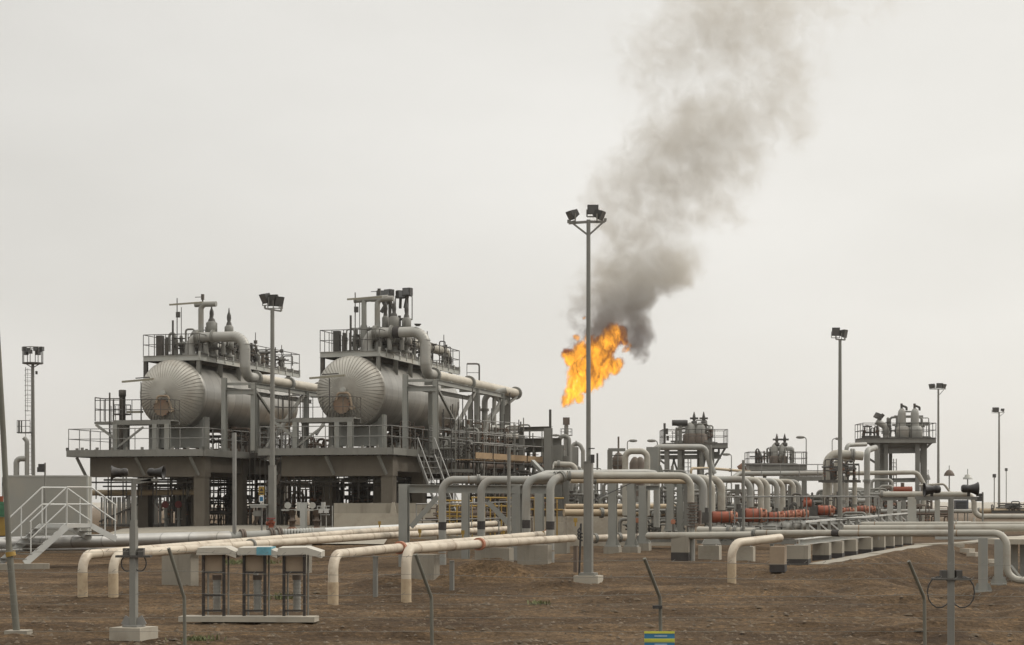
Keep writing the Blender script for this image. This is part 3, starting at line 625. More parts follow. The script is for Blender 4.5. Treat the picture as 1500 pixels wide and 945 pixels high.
        b = MB(); b.lathe(G(x, y0, wz+hh-.4), UP, [(rr*.62, 0), (rr*.5, .12), (.09, .2), (.12, .38), (.11, .55), (.05, .7), (.02, .95)], 10); b.build('spindle', 'dark_steel', v)
        b = MB(); b.ring(G(x, y0, wz+.45), UP, rr*1.35, .07, 16); b.ring(G(x, y0, wz+1.08), UP, rr*1.35, .08, 16); b.build('flange', 'dark_steel', v)
        b = MB(); b.tube([G(x, y0, wz+.7), G(x, y0-.75, wz+.7), G(x, y0-.75, wz+.1)], rr*.45, .2, 10); b.ring(G(x, y0-.5, wz+.7), f.dir(0, 1), rr*.8, .08, 12); b.build('outlet', 'grey_steel', v)
    b = MB(); x0 = 1.0 if n == 0 else .95                    # tee header above
    v = thing('vent_pipe', ['vertical vent pipe turning flat above the walkway of the vessel further from the flare', 'pair of vent pipes joined by a flat header above the vessel nearer the flare'][n], 'vent pipe', G(x0, 1.5, wz), -A)
    b.tube([G(x0, 1.5, wz), G(x0, 1.5, wz+2.85), G(x0+.9, 1.5, wz+2.85)], .15, .3, 12); b.tube([G(x0-.35, 1.5, wz+2.85), G(x0+.2, 1.5, wz+2.85)], .15, n=12)
    if n: b.tube([G(x0-.75, 1.5, wz), G(x0-.75, 1.5, wz+2.8)], .14, n=12); b.tube([G(x0-1.3, 1.5, wz+2.8), G(x0+.6, 1.5, wz+2.92)], .14, n=12)
    b.build('pipe', 'grey_pipe', v); b = MB(); b.gbox(G(x0+.1, 1.5, wz+3.25), (.14, .14, .3)); b.cyl(G(x0-.35, 1.5, wz+3.25), G(x0+.1, 1.5, wz+3.25), .02, n=5); b.cyl(G(x0+.1, 1.5, wz+2.9), G(x0+.1, 1.5, wz+3.2), .05, n=6); b.build('gauge', 'dark_steel', v)
    rr_ = random.Random(21+n)
    # ---- the run of instruments and valves along the walkway
    insts = [(.5, 3.2, .18), (1.0, 4.2, .16), (1.15, 5.4, .2), (.8, 7.0, .16), (1.2, 8.6, .18), (.9, 10.4, .15), (1.2, 12.6, .18)]
    if n: insts += [(.5, 4.7, .2), (.4, 6.2, .2), (.3, 9.6, .2), (.5, 11.6, .2)]
    places = ['by the pipe bend', 'past the bend', 'midway along', 'two thirds along', 'near the rear', 'close to the rear rail', 'at the rear end', 'in the inner row, first', 'in the inner row, second', 'in the inner row, third', 'in the inner row, last']
    for i, (x, y0, rr) in enumerate(insts):
        v = thing('hand_valve', f'small valve above the vessel {near}, {places[i]}', 'valve', G(x, y0, wz), -A, 'small valves on the vessel walkways')
        hh = .75+.35*rr_.random()
        b = MB(); b.cyl(G(x, y0, wz-.1), G(x, y0, wz+hh), rr*.55, n=10); b.lathe(G(x, y0, wz+hh*.4), UP, [(rr*.6, -.2), (rr*1.1, 0), (rr*.6, .2)], 10); b.ring(G(x, y0, wz+.2), UP, rr*1.2, .06); b.ring(G(x, y0, wz+hh*.85), UP, rr*1.2, .06); b.build('body', ['grey_pipe', 'dark_steel', 'brown_steel'][i % 3], v)
        b = MB(); b.cyl(G(x, y0-.3, wz+hh*.4), G(x, y0, wz+hh*.4), .03, n=6); c = G(x, y0-.32, wz+hh*.4)
        for k in range(12):
            a0, a1 = 2*math.pi*k/12, 2*math.pi*(k+1)/12; b.cyl(c+f.dir(.2*math.cos(a0), 0, .2*math.sin(a0)), c+f.dir(.2*math.cos(a1), 0, .2*math.sin(a1)), .016, n=4, caps=False)
        b.build('handwheel', 'dark_steel', v)
        if i % 2 == 0:
            b = MB(); b.cyl(G(x, y0, wz+hh), G(x, y0, wz+hh+.7+.4*rr_.random()), .025, n=5); b.gbox(G(x, y0, wz+hh+.35), (.18, .12, .2)); b.build('gauge', 'dark_steel', v)
    tangle(f'small grey piping and valves crowded on the walkway of the vessel {near}', G(.3, 4.2, wz), (2.6, 5.5, 1.75), 46, 150+n, 'grey_steel', (.03, .10), extra=('dark_steel',))
    tangle(f'dark instrument piping at the rear of the walkway of the vessel {near}', G(.3, 10.3, wz), (2.5, 6.5, 1.5), 36, 160+n, 'dark_steel', (.025, .08), extra=('dark_steel',))
    tangle(f'dark pipework under the belly of the vessel {near}', G(.6, 6.5, DECK), (5.0, 9, 1.7), 34, 170+n, 'brown_steel', (.03, .10), extra=('dark_steel',))
    pz = wz+(.75 if n == 0 else 1.0)
    v = thing('header_pipe', f'pipe laid along the walkway of the vessel {near}', 'pipe', G(.9, 8, wz), -A)
    b = MB(); b.tube([G(1.0, 3.4, wz), G(1.0, 3.4, pz), G(1.0, 13.8 if n else 9.5, pz), G(1.0, 13.8 if n else 9.5, wz)], .15 if n == 0 else .26, .4, 12); b.build('run', 'pale_pipe' if n else 'grey_pipe', v)
    for y0 in (4.6, 6.6, 8.4)+((10.5, 12.6) if n else ()):
        b = MB(); b.ring(G(1.0, y0, pz), f.dir(0, 1), .3, .14); b.bar(G(1.0, y0+.5, wz), G(1.0, y0+.5, pz-.15), .1); b.build('flange', 'dark_steel', v)
for U in UNITS: unit(U)

# ---- cage of floodlights above the second vessel (its mast stands on the walkway)
f = U2; G = f; wz = 10.58
t = thing('floodlight_cage', 'two floodlight clusters and a railed mast basket above the vessel nearer the flare', 'floodlight', G(2.6, 5, wz), -A)
b = MB(); b.cyl(G(1.35, 4, wz-.2), G(1.35, 4, wz+2.2), .08, n=8); b.bar(G(1.35, 4, wz+1.5), G(1.95, 4, wz+1.95), .06); b.bar(G(.8, 4, wz+1.9), G(1.35, 4, wz+1.9), .08); b.cyl(G(.8, 4, wz+1.9), G(.8, 4, wz+3.3), .09, n=8); b.cyl(G(.5, 4, wz+1.2), G(.5, 4, wz+2.9), .07, n=8); b.bar(G(.3, 4, wz+2.4), G(.8, 4, wz+3.2), .16); b.build('mast', 'dark_steel', t)
b = MB(); b.gbox(G(1.6, 4, wz+2.0), (.75, .7, .07)); b.rail([G(1.24, 3.66, wz+2.0), G(1.96, 3.66, wz+2.0), G(1.96, 4.34, wz+2.0)], 1.25, .028, .75, False); b.build('basket', 'dark_steel', t)
for x, zz, yw in ((.35, 3.35, .5), (.82, 3.4, -.4), (1.48, 3.32, .7), (1.88, 3.45, -.2)):
    c = G(x, 3.8, wz+zz); b = MB(); b.box(c, (.46, .34, .42), yw-A); lm = b.build('floodlight', 'lamp_dark', t)
    b = MB(); b.box(c+V3((math.sin(yw-A)*.18, -math.cos(yw-A)*.18, 0)), (.36, .03, .32), yw-A); b.build('lens', 'lamp_lens', t, lm)
    b = MB(); b.bar(c-UP*.15, G(x*.7+.35, 4, wz+2.6), .14); b.build('bracket', 'dark_steel', t, lm)

# ---- dark chimney with ring platform and two rails, on the first deck
f = U1; G = f
t = thing('vent_stack', 'slim dark vent stack with a small ring platform on the first platform corner', 'vent stack', G(-3.2, .5, DECK), -A)
b = MB(); b.lathe(G(-3.2, .5, DECK), UP, [(.19, 0), (.17, 3.0), (.2, 3.02), (.2, 3.35), (.17, 3.37)], 12); b.build('stack', 'dark_steel', t)
b = MB(); b.cyl(G(-3.2, .5, DECK+2.0), G(-3.2, .5, DECK+2.06), .48, n=12); b.rail([G(-3.2+.48*math.cos(k*.785), .5+.48*math.sin(k*.785), DECK+2.05) for k in range(9)], .5, .015, .4); b.build('ring_platform', 'dark_steel', t)
b = MB()
for s_ in (-.62, -.36): b.cyl(G(-3.2+s_, .4, DECK), G(-3.2+s_, .4, DECK+2.5), .02, n=5)
for k in range(9): b.cyl(G(-3.82, .4, DECK+.2+k*.25), G(-3.56, .4, DECK+.2+k*.25), .012, n=4)
b.build('ladder', 'dark_steel', t)
b = MB(); b.bar(G(-2.9, .45, DECK+2.15), G(-1.95, .45, DECK+2.15), .1, .12); b.build('strip_light', 'yellowed_lamp', t)
# ================================================================ under and between the platforms
K1 = lambda a, b, z: U1(a, b, z); K2 = lambda a, b, z: U2(a, b, z)
t = pipe('long tan pipe under the platform further from the flare', [W(128, 722, 104), W(288, 721, 103)], .32, 'tan_pipe', [(0, .93)])
for px, lb in ((243, 'red handwheel valve under the first platform, beside the dark column'), (262, 'red handwheel valve under the first platform, nearer its pale upright')):
    c = W(px, 739, 105); v = thing('wheel_valve', lb, 'valve', P(px, Z0, 105), 0, 'red wheel valves under the platform')
    b = MB(); b.cyl(V3((c.x, c.y, Z0)), c-UP*.2, .09, n=8); b.ring(V3((c.x, c.y, Z0+.5)), UP, .2, .08); b.build('stem', 'grey_pipe', v)
    b = MB(); b.cyl(c-V3((0, .1, 0)), c+V3((0, .1, 0)), .13, n=14); b.ring(c-V3((0, .16, 0)), V3((0, 1, 0)), .2, .04, 16); b.build('wheel', 'red_bright', v)
t = thing('sheet_fence', 'corrugated grey sheet screen beside the outer end of the platform', 'screen', K1(-6.5, 9, Z0), -A)
b = MB()
for k in range(26): b.bar(K1(-8.6+k*.15, 8.5+(k % 2)*.05, Z0), K1(-8.6+k*.15, 8.5+(k % 2)*.05, Z0+1.75), .1, .04)
b.build('sheet', 'grey_steel', t); b = MB(); b.bar(K1(-8.7, 8.4, Z0+.3), K1(-4.7, 8.4, Z0+1.9), .09); b.bar(K1(-8.7, 8.4, Z0+.1), K1(-4.7, 8.4, Z0+.1), .08); b.bar(K1(-8.7, 8.4, Z0+1.85), K1(-4.7, 8.4, Z0+1.85), .08); b.build('brace', 'dark_steel', t)
for i, (a, b0, wd, lb) in enumerate(((-1.6, 11, 2.4, 'dark lattice frame under the first platform, behind the red wheels'), (.9, 12, 2.2, 'dark lattice frame under the first platform, by its corner column'), (-3.4, 13, 1.8, 'dark lattice frame at the outer end under the first platform'))):
    t = thing('lattice_frame', lb, 'frame', K1(a, b0, Z0), -A, 'lattice frames under the platforms'); b = MB()
    for k in range(5): b.cyl(K1(a-wd/2+wd*k/4, b0, Z0), K1(a-wd/2+wd*k/4, b0, 5.0), .045, n=6)
    b.build('upright', 'dark_steel', t); b = MB()
    for k in range(7): b.cyl(K1(a-wd/2, b0-.05, Z0+.4+k*.55), K1(a+wd/2, b0-.05, Z0+.4+k*.55), .028, n=5)
    b.build('rung', 'dark_steel', t); b = MB()
    for k in range(4): b.cyl(K1(a-wd/2+wd*k/4, b0-.08, Z0), K1(a-wd/2+wd*(k+1)/4, b0-.08, Z0+1.9), .03, n=5)
    b.build('brace', 'dark_steel', t)
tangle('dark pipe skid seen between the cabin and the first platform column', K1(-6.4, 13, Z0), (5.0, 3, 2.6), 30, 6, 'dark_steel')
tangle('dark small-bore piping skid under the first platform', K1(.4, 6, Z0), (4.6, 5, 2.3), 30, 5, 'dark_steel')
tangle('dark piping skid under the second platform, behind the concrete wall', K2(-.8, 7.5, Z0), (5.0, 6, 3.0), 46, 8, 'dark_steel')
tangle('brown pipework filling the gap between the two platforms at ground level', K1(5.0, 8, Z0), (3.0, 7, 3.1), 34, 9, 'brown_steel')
tangle('rusty pipework on deck between the two vessels', K1(4.6, 9.5, DECK-.5), (2.6, 6, 1.6), 34, 19, 'brown_steel', (.03, .09))
tangle('brown tangle of deck piping behind the braced frame of the vessel nearer the flare', K2(4.6, 8.5, DECK-.2), (3.0, 8, 1.9), 40, 29, 'brown_steel', (.03, .1))
tangle('rusty brown pipe clutter between scaffold and stair', P(672, 4.2, 101), (2.6, 3, 2.6), 34, 33, 'grey_steel', (.03, .08), extra=('dark_steel',))
tangle('dark pipe clutter under the scaffold boards', P(740, 1.5, 104), (4.6, 3, 3.0), 34, 34, 'dark_steel', (.03, .10))
tangle('grey deck piping beyond the scaffold', K2(6.2, 13, DECK-1.8), (3.6, 6, 3.0), 26, 31, 'grey_steel', (.05, .14))
t = thing('link_walkway', 'railed steel gangway bridging the two vessel platforms', 'gangway', K1(4.6, 1.5, DECK), -A)
b = MB(); b.gbox(K1(4.55, 4.5, DECK-.08), (2.9, 2.0, .1)); b.bar(K1(3.1, 3.4, DECK-.2), K1(6.1, 3.4, DECK-.2), .12, .26); b.build('floor', 'dark_steel', t)
b = MB(); b.rail([K1(3.1, 3.5, DECK), K1(6.0, 3.5, DECK)], 1.1, .022, .5); b.rail([K1(3.1, 5.5, DECK), K1(6.0, 5.5, DECK)], 1.1, .022, .5); b.build('railing', 'galvanised', t)
t = thing('stair_tower', 'dark caged stair rising between the two platforms', 'stair', K1(5.2, 2.4, Z0), -A)
b = MB()
for i in range(11): b.gbox(K1(4.0+i*.2, 2.4, Z0+.35+i*.36), (.26, .9, .04))
b.build('tread', 'dark_steel', t); b = MB()
for y in (1.95, 2.85): b.bar(K1(3.8, y, Z0), K1(6.2, y, DECK-.1), .06, .2); b.bar(K1(3.8, y, Z0+1), K1(6.2, y, DECK+.9), .045)
b.build('stringer', 'brown_steel', t); b = MB()
for k in range(9): b.cyl(K1(3.7+k*.3, 1.9, Z0), K1(3.7+k*.3, 1.9, DECK+1.0), .03, n=5)
b.build('cage', 'dark_steel', t)
# clutter near L2 lamp: sign board post, table, red hydrant, two valve trees, pale post
t = thing('warning_sign', 'yellow over blue notice on a thin post in front of the platforms', 'sign', P(383, 1.0, 88), 0)
b = MB(); b.cyl(P(384, .9, 88), W(384, 712, 88), .025, n=6); b.build('post', 'galvanised', t)
b = MB(); c = W(383, 719, 87.95); b.box(c, (.27, .02, .40)); b.build('board', 'yellow_paint', t)
b = MB(); b.add([c+V3((-.09, -.012, -.02)), c+V3((.09, -.012, -.02)), c+V3((0, -.012, .14))], [(0, 1, 2)]); b.box(c+V3((0, -.013, -.12)), (.2, .004, .05)); b.build('symbol', 'bitumen', t)
b = MB(); c = W(383, 731, 87.95); b.box(c, (.23, .02, .30)); b.build('board', 'sign_white', t)
b = MB(); b.box(c+V3((0, -.012, 0)), (.15, .004, .2)); b.build('symbol', 'blue_paint', t)
t = thing('instrument_canopy', 'small pale canopy on legs beside the yellow notice', 'canopy', P(378, .95, 86), 0)
b = MB(); b.box(W(379, 739.5, 86), (.85, .6, .06)); b.box(W(379, 742, 86), (.7, .5, .1)); b.build('roof', 'pale_steel', t)
b = MB()
for px in (383, 391): b.cyl(P(px, .9, 86), W(px, 741, 86), .03, n=6)
b.build('leg', 'galvanised', t); b = MB(); b.box(W(377, 752, 86), (.35, .3, .25)); b.build('instrument', 'grey_steel', t)
t = thing('hydrant', 'red painted hydrant valve by the flanged silver pipe', 'hydrant', P(396, 1.0, 84), 0)
b = MB(); b.cyl(P(397, .95, 84), W(397, 761, 84), .11, n=10); b.cyl(W(390, 767, 84), W(402, 767, 84), .09, n=10); b.ring(W(397, 765, 84), UP, .19, .06); b.build('body', 'red_paint', t)
b = MB(); b.ring(W(397, 759.5, 84), UP, .2, .05); b.build('wheel', 'red_bright', t)
for px, lb in ((428, 'domed rusty wellhead valve before the concrete beam, on the sign side'), (464, 'rusty wellhead valve between the pale post and the meter rack')):
    Y = 86; b0 = P(px, 1.0, Y); v = thing('valve_tree', lb, 'valve tree', b0, 0, 'rusty valve trees')
    b = MB(); b.lathe(b0, UP, [(.42, -.05), (.42, .12), (.46, .14), (.46, .2), (.36, .3), (.2, .42), (.12, .48)], 18); b.build('bonnet', 'rust', v)
    b = MB(); b.lathe(b0+UP*.45, UP, [(.13, 0), (.13, .25), (.2, .27), (.2, .34), (.1, .36), (.1, .55), (.17, .57), (.17, .75), (.22, .8)], 14); b.build('stem', 'brown_steel', v)
    b = MB(); b.box(b0+UP*1.24, (.95, .3, .07)); b.cyl(b0+V3((.3, 0, 1.2)), b0+V3((.3, 0, 1.6)), .1, n=10); b.ring(b0+V3((-.2, 0, 1.45)), V3((0, 1, 0)), .15, .04); b.build('crossbar', 'pale_steel', v)
t = thing('meter_rack', 'pale gauge rack on legs beside the concrete wall', 'gauge rack', P(478, 1.0, 86), 0); b = MB()
for py in (741.5, 746, 754): b.box(W(474, py, 86), (.55, .1, .04))
b.build('shelf', 'pale_steel', t); b = MB()
for px in (465, 470, 478, 487): b.cyl(P(px, .9, 86), W(px, 741, 86), .025, n=5)
b.build('leg', 'pale_steel', t); b = MB()
for px in (470, 478): b.box(W(px, 749, 85.9), (.2, .14, .16))
b.build('gauge', 'white_paint', t)
column('short pale H-section post between the two rusty valve trees', 444.5, 736, 783, 84, .24, 'pale_steel', name='post', group=None)
column('tall thin grey pole standing before the gap between the platforms', 343.5, 634, 790, 80, .13, 'galvanised', name='pole', group=None, kind='box')
# concrete walls in front of the second platform
def cwall(label, px0, px1, Y0, Y1, py_top0, py_ledge, zb, butts):
    t = thing('concrete_wall', label, 'wall', P(px0, zb, Y0), 0, 'low concrete walls')
    zt, zl = zat(py_top0, Y0), zat(py_ledge, Y0)
    b = MB(); b.slab(P(px0, 0, Y0+.3), P(px1, 0, Y1+.3), zb-.6, zt, .3); b.build('panel', 'concrete', t)
    b = MB(); b.slab(P(px0, 0, Y0), P(px1, 0, Y1), zb-.6, zl, .5); b.build('ledge', 'pale_concrete', t)
    for px in butts:
        f_ = (px-px0)/(px1-px0); Yb = Y0+(Y1-Y0)*f_; c = P(px, 0, Yb-.12)
        b = MB(); b.add([c+V3((x, y, z)) for z, hw in ((zl-.25, .17), (zl+.15, .13), (zt+.04, .06)) for x, y in ((-hw, -.06), (hw, -.06), (hw, .2), (-hw, .2))],
              [(0, 1, 5, 4), (1, 2, 6, 5), (3, 0, 4, 7), (4, 5, 9, 8), (5, 6, 10, 9), (7, 4, 8, 11), (8, 9, 10, 11)]); b.build('buttress', 'pale_concrete', t)
cwall('long grey concrete wall before the platform nearer the flare, with a pale tapered buttress', 489, 640, 93, 93.5, 737, 752, 1.0, (576, 635))
cwall('concrete wall continuing behind the banded pipes', 655, 870, 92, 95, 757, 766, .9, ())
cwall('tan concrete wall behind the rack columns', 828, 1010, 90, 92, 744, 758, .7, (833,))
# the stair down from the second platform
t = thing('steel_stair', 'steep open steel stair coming down from the platform nearer the flare', 'stair', P(640, 1.2, 95), 0)
pa, pb = W(612, 668, 97.5), P(650, 1.4, 94); sd_ = V3((.85, .12, 0))
b = MB()
for k in range(13): c = pa.lerp(pb, k/12); b.box(c+sd_/2, (.95, .26, .035), .12)
b.build('tread', 'galvanised', t)
for o_ in (V3((0, 0, 0)), sd_):
    b = MB(); b.bar(pa+o_, pb+o_, .05, .22); b.build('stringer', 'galvanised', t)
    b = MB(); b.bar(pa+o_+UP*.95, pb+o_+UP*.95, .04)
    for k in range(5): c = pa.lerp(pb, k/4)+o_; b.cyl(c, c+UP*.95, .02, n=5)
    b.build('handrail', 'galvanised', t)
# ---- scaffold with planks
sp0, sp1 = P(694, 0, 99), P(794, 0, 106.5); sdir = (sp1-sp0).normalized(); sperp = UP.cross(sdir)*1.1
t = thing('scaffold', 'tube scaffold with timber toe boards beyond the platform stair', 'scaffold', V3((sp0.x, sp0.y, 1.2)), 0)
tops = [6.55, 7.0, 6.4, 7.4, 7.0, 7.3, 6.5, 6.9]
for k in range(8):
    for s_ in (0, 1):
        c = sp0.lerp(sp1, k/7)+sperp*s_; b = MB(); b.cyl(V3((c.x, c.y, 1.0)), V3((c.x, c.y, tops[(k+s_*3) % 8])), .03, n=6); b.build('standard', 'grey_steel' if (k+s_) % 3 else 'dark_steel', t)
for z in (6.3, 5.75, 4.75, 4.0):
    for s_ in (0, 1): b = MB(); b.cyl(sp0+sperp*s_+UP*z-sdir*.4, sp1+sperp*s_+UP*z+sdir*.4, .028, n=6); b.build('ledger', 'galvanised' if z > 5 else 'dark_steel', t)
for k in range(4):
    q0 = sp0.lerp(sp1, k/4+.01)-sperp*.06; q1 = sp0.lerp(sp1, (k+1)/4-.01)-sperp*.06; b = MB(); b.slab(q0, q1, 4.92-k*.01, 5.24-k*.015, .045); b.build('toe_board', 'plank', t)
b = MB()
for k in range(5): b.slab(sp0+sperp*(.1+.2*k), sp1+sperp*(.1+.2*k), 4.84, 4.89, .19)
b.build('boards', 'plank', t)
b = MB()
for k in range(6): b.cyl(sp0.lerp(sp1, k/7)+UP*1.3, sp0.lerp(sp1, (k+1)/7)+UP*4.6, .026, n=5)
b.build('brace', 'dark_steel', t)
sd0, sd1 = P(628, 0, 99), P(694, 0, 100)
t = thing('scaffold', 'untidy tube scaffold on the deck edge behind the stair', 'scaffold', V3((sd0.x, sd0.y, DECK-.4)), 0)
b = MB()
for k in range(7): c = sd0.lerp(sd1, k/6); b.cyl(V3((c.x, c.y, DECK-1.4)), V3((c.x, c.y, DECK+1.3+.5*((k*7) % 3)/2)), .028, n=6); b.cyl(V3((c.x+.3, c.y+2, DECK-1)), V3((c.x+.3, c.y+2, DECK+2+.6*((k*5) % 4)/3)), .028, n=6)
b.build('standard', 'dark_steel', t); b = MB()
for z in (DECK+1.0, DECK+.55, DECK-.5): b.cyl(V3((sd0.x, sd0.y, z+.1)), V3((sd1.x, sd1.y, z-.1)), .026, n=6); b.cyl(V3((sd0.x, sd0.y+2, z+.3)), V3((sd1.x, sd1.y+2, z)), .026, n=6)
b.build('ledger', 'galvanised', t)
se0, se1 = P(648, 0, 100.5), P(760, 0, 109)
t = thing('scaffold', 'tall thin tube scaffold rising round the pipe elbows behind the vessel nearer the flare', 'scaffold', V3((se0.x, se0.y, DECK-1)), 0); b = MB()
for k in range(9): c = se0.lerp(se1, k/8); b.cyl(V3((c.x, c.y, DECK-2)), V3((c.x, c.y, 7.4+1.5*((k*5) % 4)/3)), .03, n=6)
b.build('upright', 'dark_steel', t); b = MB()
for z in (7.1, 6.5, 5.9): b.cyl(se0+UP*z, se1+UP*(z+.1), .026, n=6)
b.build('rail', 'galvanised', t)
tangle('grey and brown piping standing behind the tall thin scaffold', P(716, DECK-1.5, 112), (4.0, 4, 3.8), 30, 36, 'grey_steel', (.04, .12), extra=('rust',))
tangle('brown pipe racks low in front of the gantry', P(775, 1.4, 100), (3.6, 2, 2.4), 22, 37, 'brown_steel', (.04, .1), extra=('dark_steel',))
pipe('fat brown pipe running under the scaffold boards', [W(640, 683, 101), W(748, 684, 107)], .62, 'brown_steel', [(0, .5)])
pipe('grey pipe level with the scaffold top running to the gantry', [W(690, 627, 112), W(764, 627, 116)], .36, 'grey_pipe', [(0, .55)])
pipe('pale pipe end just above the scaffold boards', [W(738, 639, 110), W(762, 640, 112)], .38, 'pale_pipe', [(0, .4)])
pipe('pipe elbow dropping below the capped end of the insulated pipe, thicker one', [W(742, 572, 112), W(710, 578, 112), P(710, 5.4, 112)], .36, 'grey_pipe', [(1, .25)], .55)
pipe('pipe elbow dropping below the capped end of the insulated pipe, thinner one', [W(740, 575, 114), W(724, 580, 114), P(724, 5.4, 114)], .26, 'grey_pipe', [(1, .5)], .4)
t = thing('tee_support', 'cantilever steel post with a raking arm under the capped pipe end', 'pipe support', P(743, 1.2, 116), 0)
b = MB(); b.bar(P(743, 1.0, 116), W(743, 580, 116), .34, .34, 'i'); b.build('post', 'grey_steel', t)
b = MB(); b.bar(W(722, 581, 116), W(759, 578, 117), .22, .2, 'i'); b.bar(W(700, 565, 112), W(735, 589, 115), .16, .2); b.build('arm', 'grey_steel', t)
b = MB(); b.bar(W(743, 592, 115.8), W(757, 581, 116.8), .14); b.bar(W(741, 588, 115.8), W(706, 622, 113), .22); b.build('brace', 'grey_steel', t)
t = thing('gallows_post', 'thin bent post standing above the rear end of the upper walkway', 'post', P(702, DECK, 113), 0)
b = MB(); b.tube([P(702, DECK, 113), W(702, 533, 113), W(684, 533, 113)], .05, .15, 6); b.build('pole', 'dark_steel', t)
b = MB(); b.rail([W(684, 560, 113), W(702, 560, 113), W(702, 562, 116)], 1.1, .02, .5); b.build('railing', 'dark_steel', t)
# tall frame between the vessels and the flare
t = thing('pipe_gantry', 'tall grey steel gantry with a rod mast beside the flare stack', 'gantry', P(803, .9, 104), 0)
for px, py, Y, w in ((803, 627, 104, .42), (817, 652, 106, .62), (764, 628, 108, .24), (829, 668, 106, .3)):
    b = MB(); b.bar(P(px, .8, Y), W(px, py, Y), w, w*.8, 'i'); b.build('leg', 'grey_steel', t)
b = MB(); b.bar(W(762, 629, 108), W(807, 628, 104), .22, .26, 'i'); b.bar(W(744, 649, 110), W(822, 648, 106), .3, .5, 'i'); b.bar(W(770, 658, 110), W(818, 656, 106), .3, .4, 'i'); b.build('beam', 'grey_steel', t)
b = MB(); b.cyl(W(806, 690, 104), W(806, 600, 104), .07, n=8); b.build('rod', 'dark_steel', t)
b = MB(); b.bar(W(780, 676, 105), W(797, 694, 104), .2); b.bar(W(815, 675, 106), W(806, 690, 105), .12); b.build('brace', 'pale_steel', t)
tangle('mixed small piping behind the gantry legs', P(790, 2.2, 109), (3.2, 2.5, 2.6), 22, 55, 'grey_steel', (.04, .12))
pipe('short pale pipe poking out beside the gantry leg', [W(812, 680, 100), W(843, 681, 100), P(843, 3.6, 100)], .30, 'pale_pipe', [(0, .2)], .35)
# ================================================================ pipe rack in the middle
t = thing('pipe_rack', 'grey steel portal frame with corner braces behind the banded pipes', 'pipe rack', P(592, GZ(592, 68), 68), 0)
zt = zat(709, 68)
for px in (592, 757):
    b = MB(); b.bar(P(px, GZ(px, 68)-.05, 68), P(px, zt, 68), .32, .32, 'i'); b.build('leg', 'blue_grey_steel', t)
b = MB(); b.bar(P(599, zt-.17, 68), P(812, zt-.2, 68), .3, .30, 'i'); b.build('beam', 'blue_grey_steel', t)
b = MB(); b.bar(W(602, 772, 68), W(641, 728, 68), .18); b.bar(W(714, 735, 68), W(748, 770, 68), .18); b.build('brace', 'blue_grey_steel', t)
b = MB(); b.bar(P(682, GZ(682, 72), 72), W(682, 715, 72), .26, .26, 'i'); b.bar(P(790, GZ(790, 72), 72), W(790, 715, 72), .3, .3, 'i'); b.build('leg', 'blue_grey_steel', t)
railing('single low rail running behind the banded pipes', [P(610, 1.15, 78), P(770, 1.25, 80)], 1.35, 'galvanised')
gb = 'banded pipes rising over the portal frame'
def riser(px, Y, py_top, px_end, py_end, dia, lb, fl, mt='grey_pipe'):
    return pipe(lb, [P(px, GZ(px, Y)-.1, Y), W(px, py_top, Y), W(px_end, py_end, Y+.4)], dia, mt, fl, dia*1.55, gb, bands=[(0, .475, .28)], n=16)
riser(648, 66.0, 703, 790, 703, .27, 'banded pipe rising nearest the portal leg and turning away over the frame', [(1, .37)])
riser(705, 65.2, 703, 824, 704, .27, 'banded pipe rising behind the raised flange ring', [])
riser(771, 64.4, 701, 818, 699, .28, 'banded pipe rising beside the thin lamp conduit, ending in a flange', [(1, .93)])
riser(806, 64.0, 705, 826, 697, .28, 'banded pipe bending into the long flanged header pipe', [(1, .85)])
pipe('long pale header pipe from the flange pair to the bellows drop', [W(820, 697, 65.4), W(1012, 697, 66), P(1012, zat(738, 66), 66)], .245, 'pale_pipe', [(0, .01), (0, .07)], .42, None)
t = thing('bellows_valve', 'stack of dark rusty bellows plates under the end of the header pipe', 'valve', P(1014, GZ(1014, 66), 66), 0); c = P(1014, 0, 66)
b = MB(); b.cyl(V3((c.x, c.y, .5)), V3((c.x, c.y, zat(736, 66))), .1, n=10); b.build('stem', 'grey_pipe', t)
b = MB()
for k in range(9): b.cyl(V3((c.x+.04*(k % 2), c.y, zat(772-k*4.3, 66))), V3((c.x+.04*(k % 2), c.y, zat(770.4-k*4.3, 66))), .2-.012*(k % 3), n=14)
b.cyl(V3((c.x+.25, c.y, zat(748, 66))), V3((c.x+.25, c.y, zat(768, 66))), .07, n=8); b.build('plates', 'rust_dark', t)
pipe('back pipe behind the header bending down by the tall portal pipe', [W(770, 706, 74), W(800, 694, 76), W(945, 692, 80), W(962, 694, 82), P(962, 1.5, 82)], .28, 'grey_pipe', [], .5)
pipe('second tan pipe close under the header', [W(836, 704, 72), W(1008, 705, 73)], .2, 'tan_pipe', [(0, .2)])
pipe('tall portal pipe standing above the header like an arch', [P(916, 2.0, 84), W(916, 661, 84), W(948, 661, 84), P(948, 2.0, 84)], .27, 'pale_pipe', [], .3)
for px, py0, py1, Y, w, bs, cp, lb in ((897.5, 706, 801, 76, .31, (.62, .3), None, 'rack column on a low footing, first past the tall floodlight'), (925, 702, 801, 77, .30, (.64, .32), 1.0, 'rack column beside the portal pipe with a block footing'), (942, 712, 796, 79, .32, (.6, .3), 1.4, 'rack column with a wide head beam behind the portal pipe'),
        (982, 705, 778, 84, .30, None, None, 'rack column near the orange gauge'), (996, 708, 784, 84.5, .26, None, 1.2, 'rack column just before the bellows drop'), (957, 655, 700, 118, .75, None, None, 'broad upright behind the portal pipe')):
    column(lb, px, py0, py1, Y, w, 'blue_grey_steel', bs, cp)
pipe('tan pipe lying behind the rack columns, upper', [W(828, 742, 86), W(1008, 742, 88)], .24, 'tan_pipe', [(0, .2), (0, .75)])
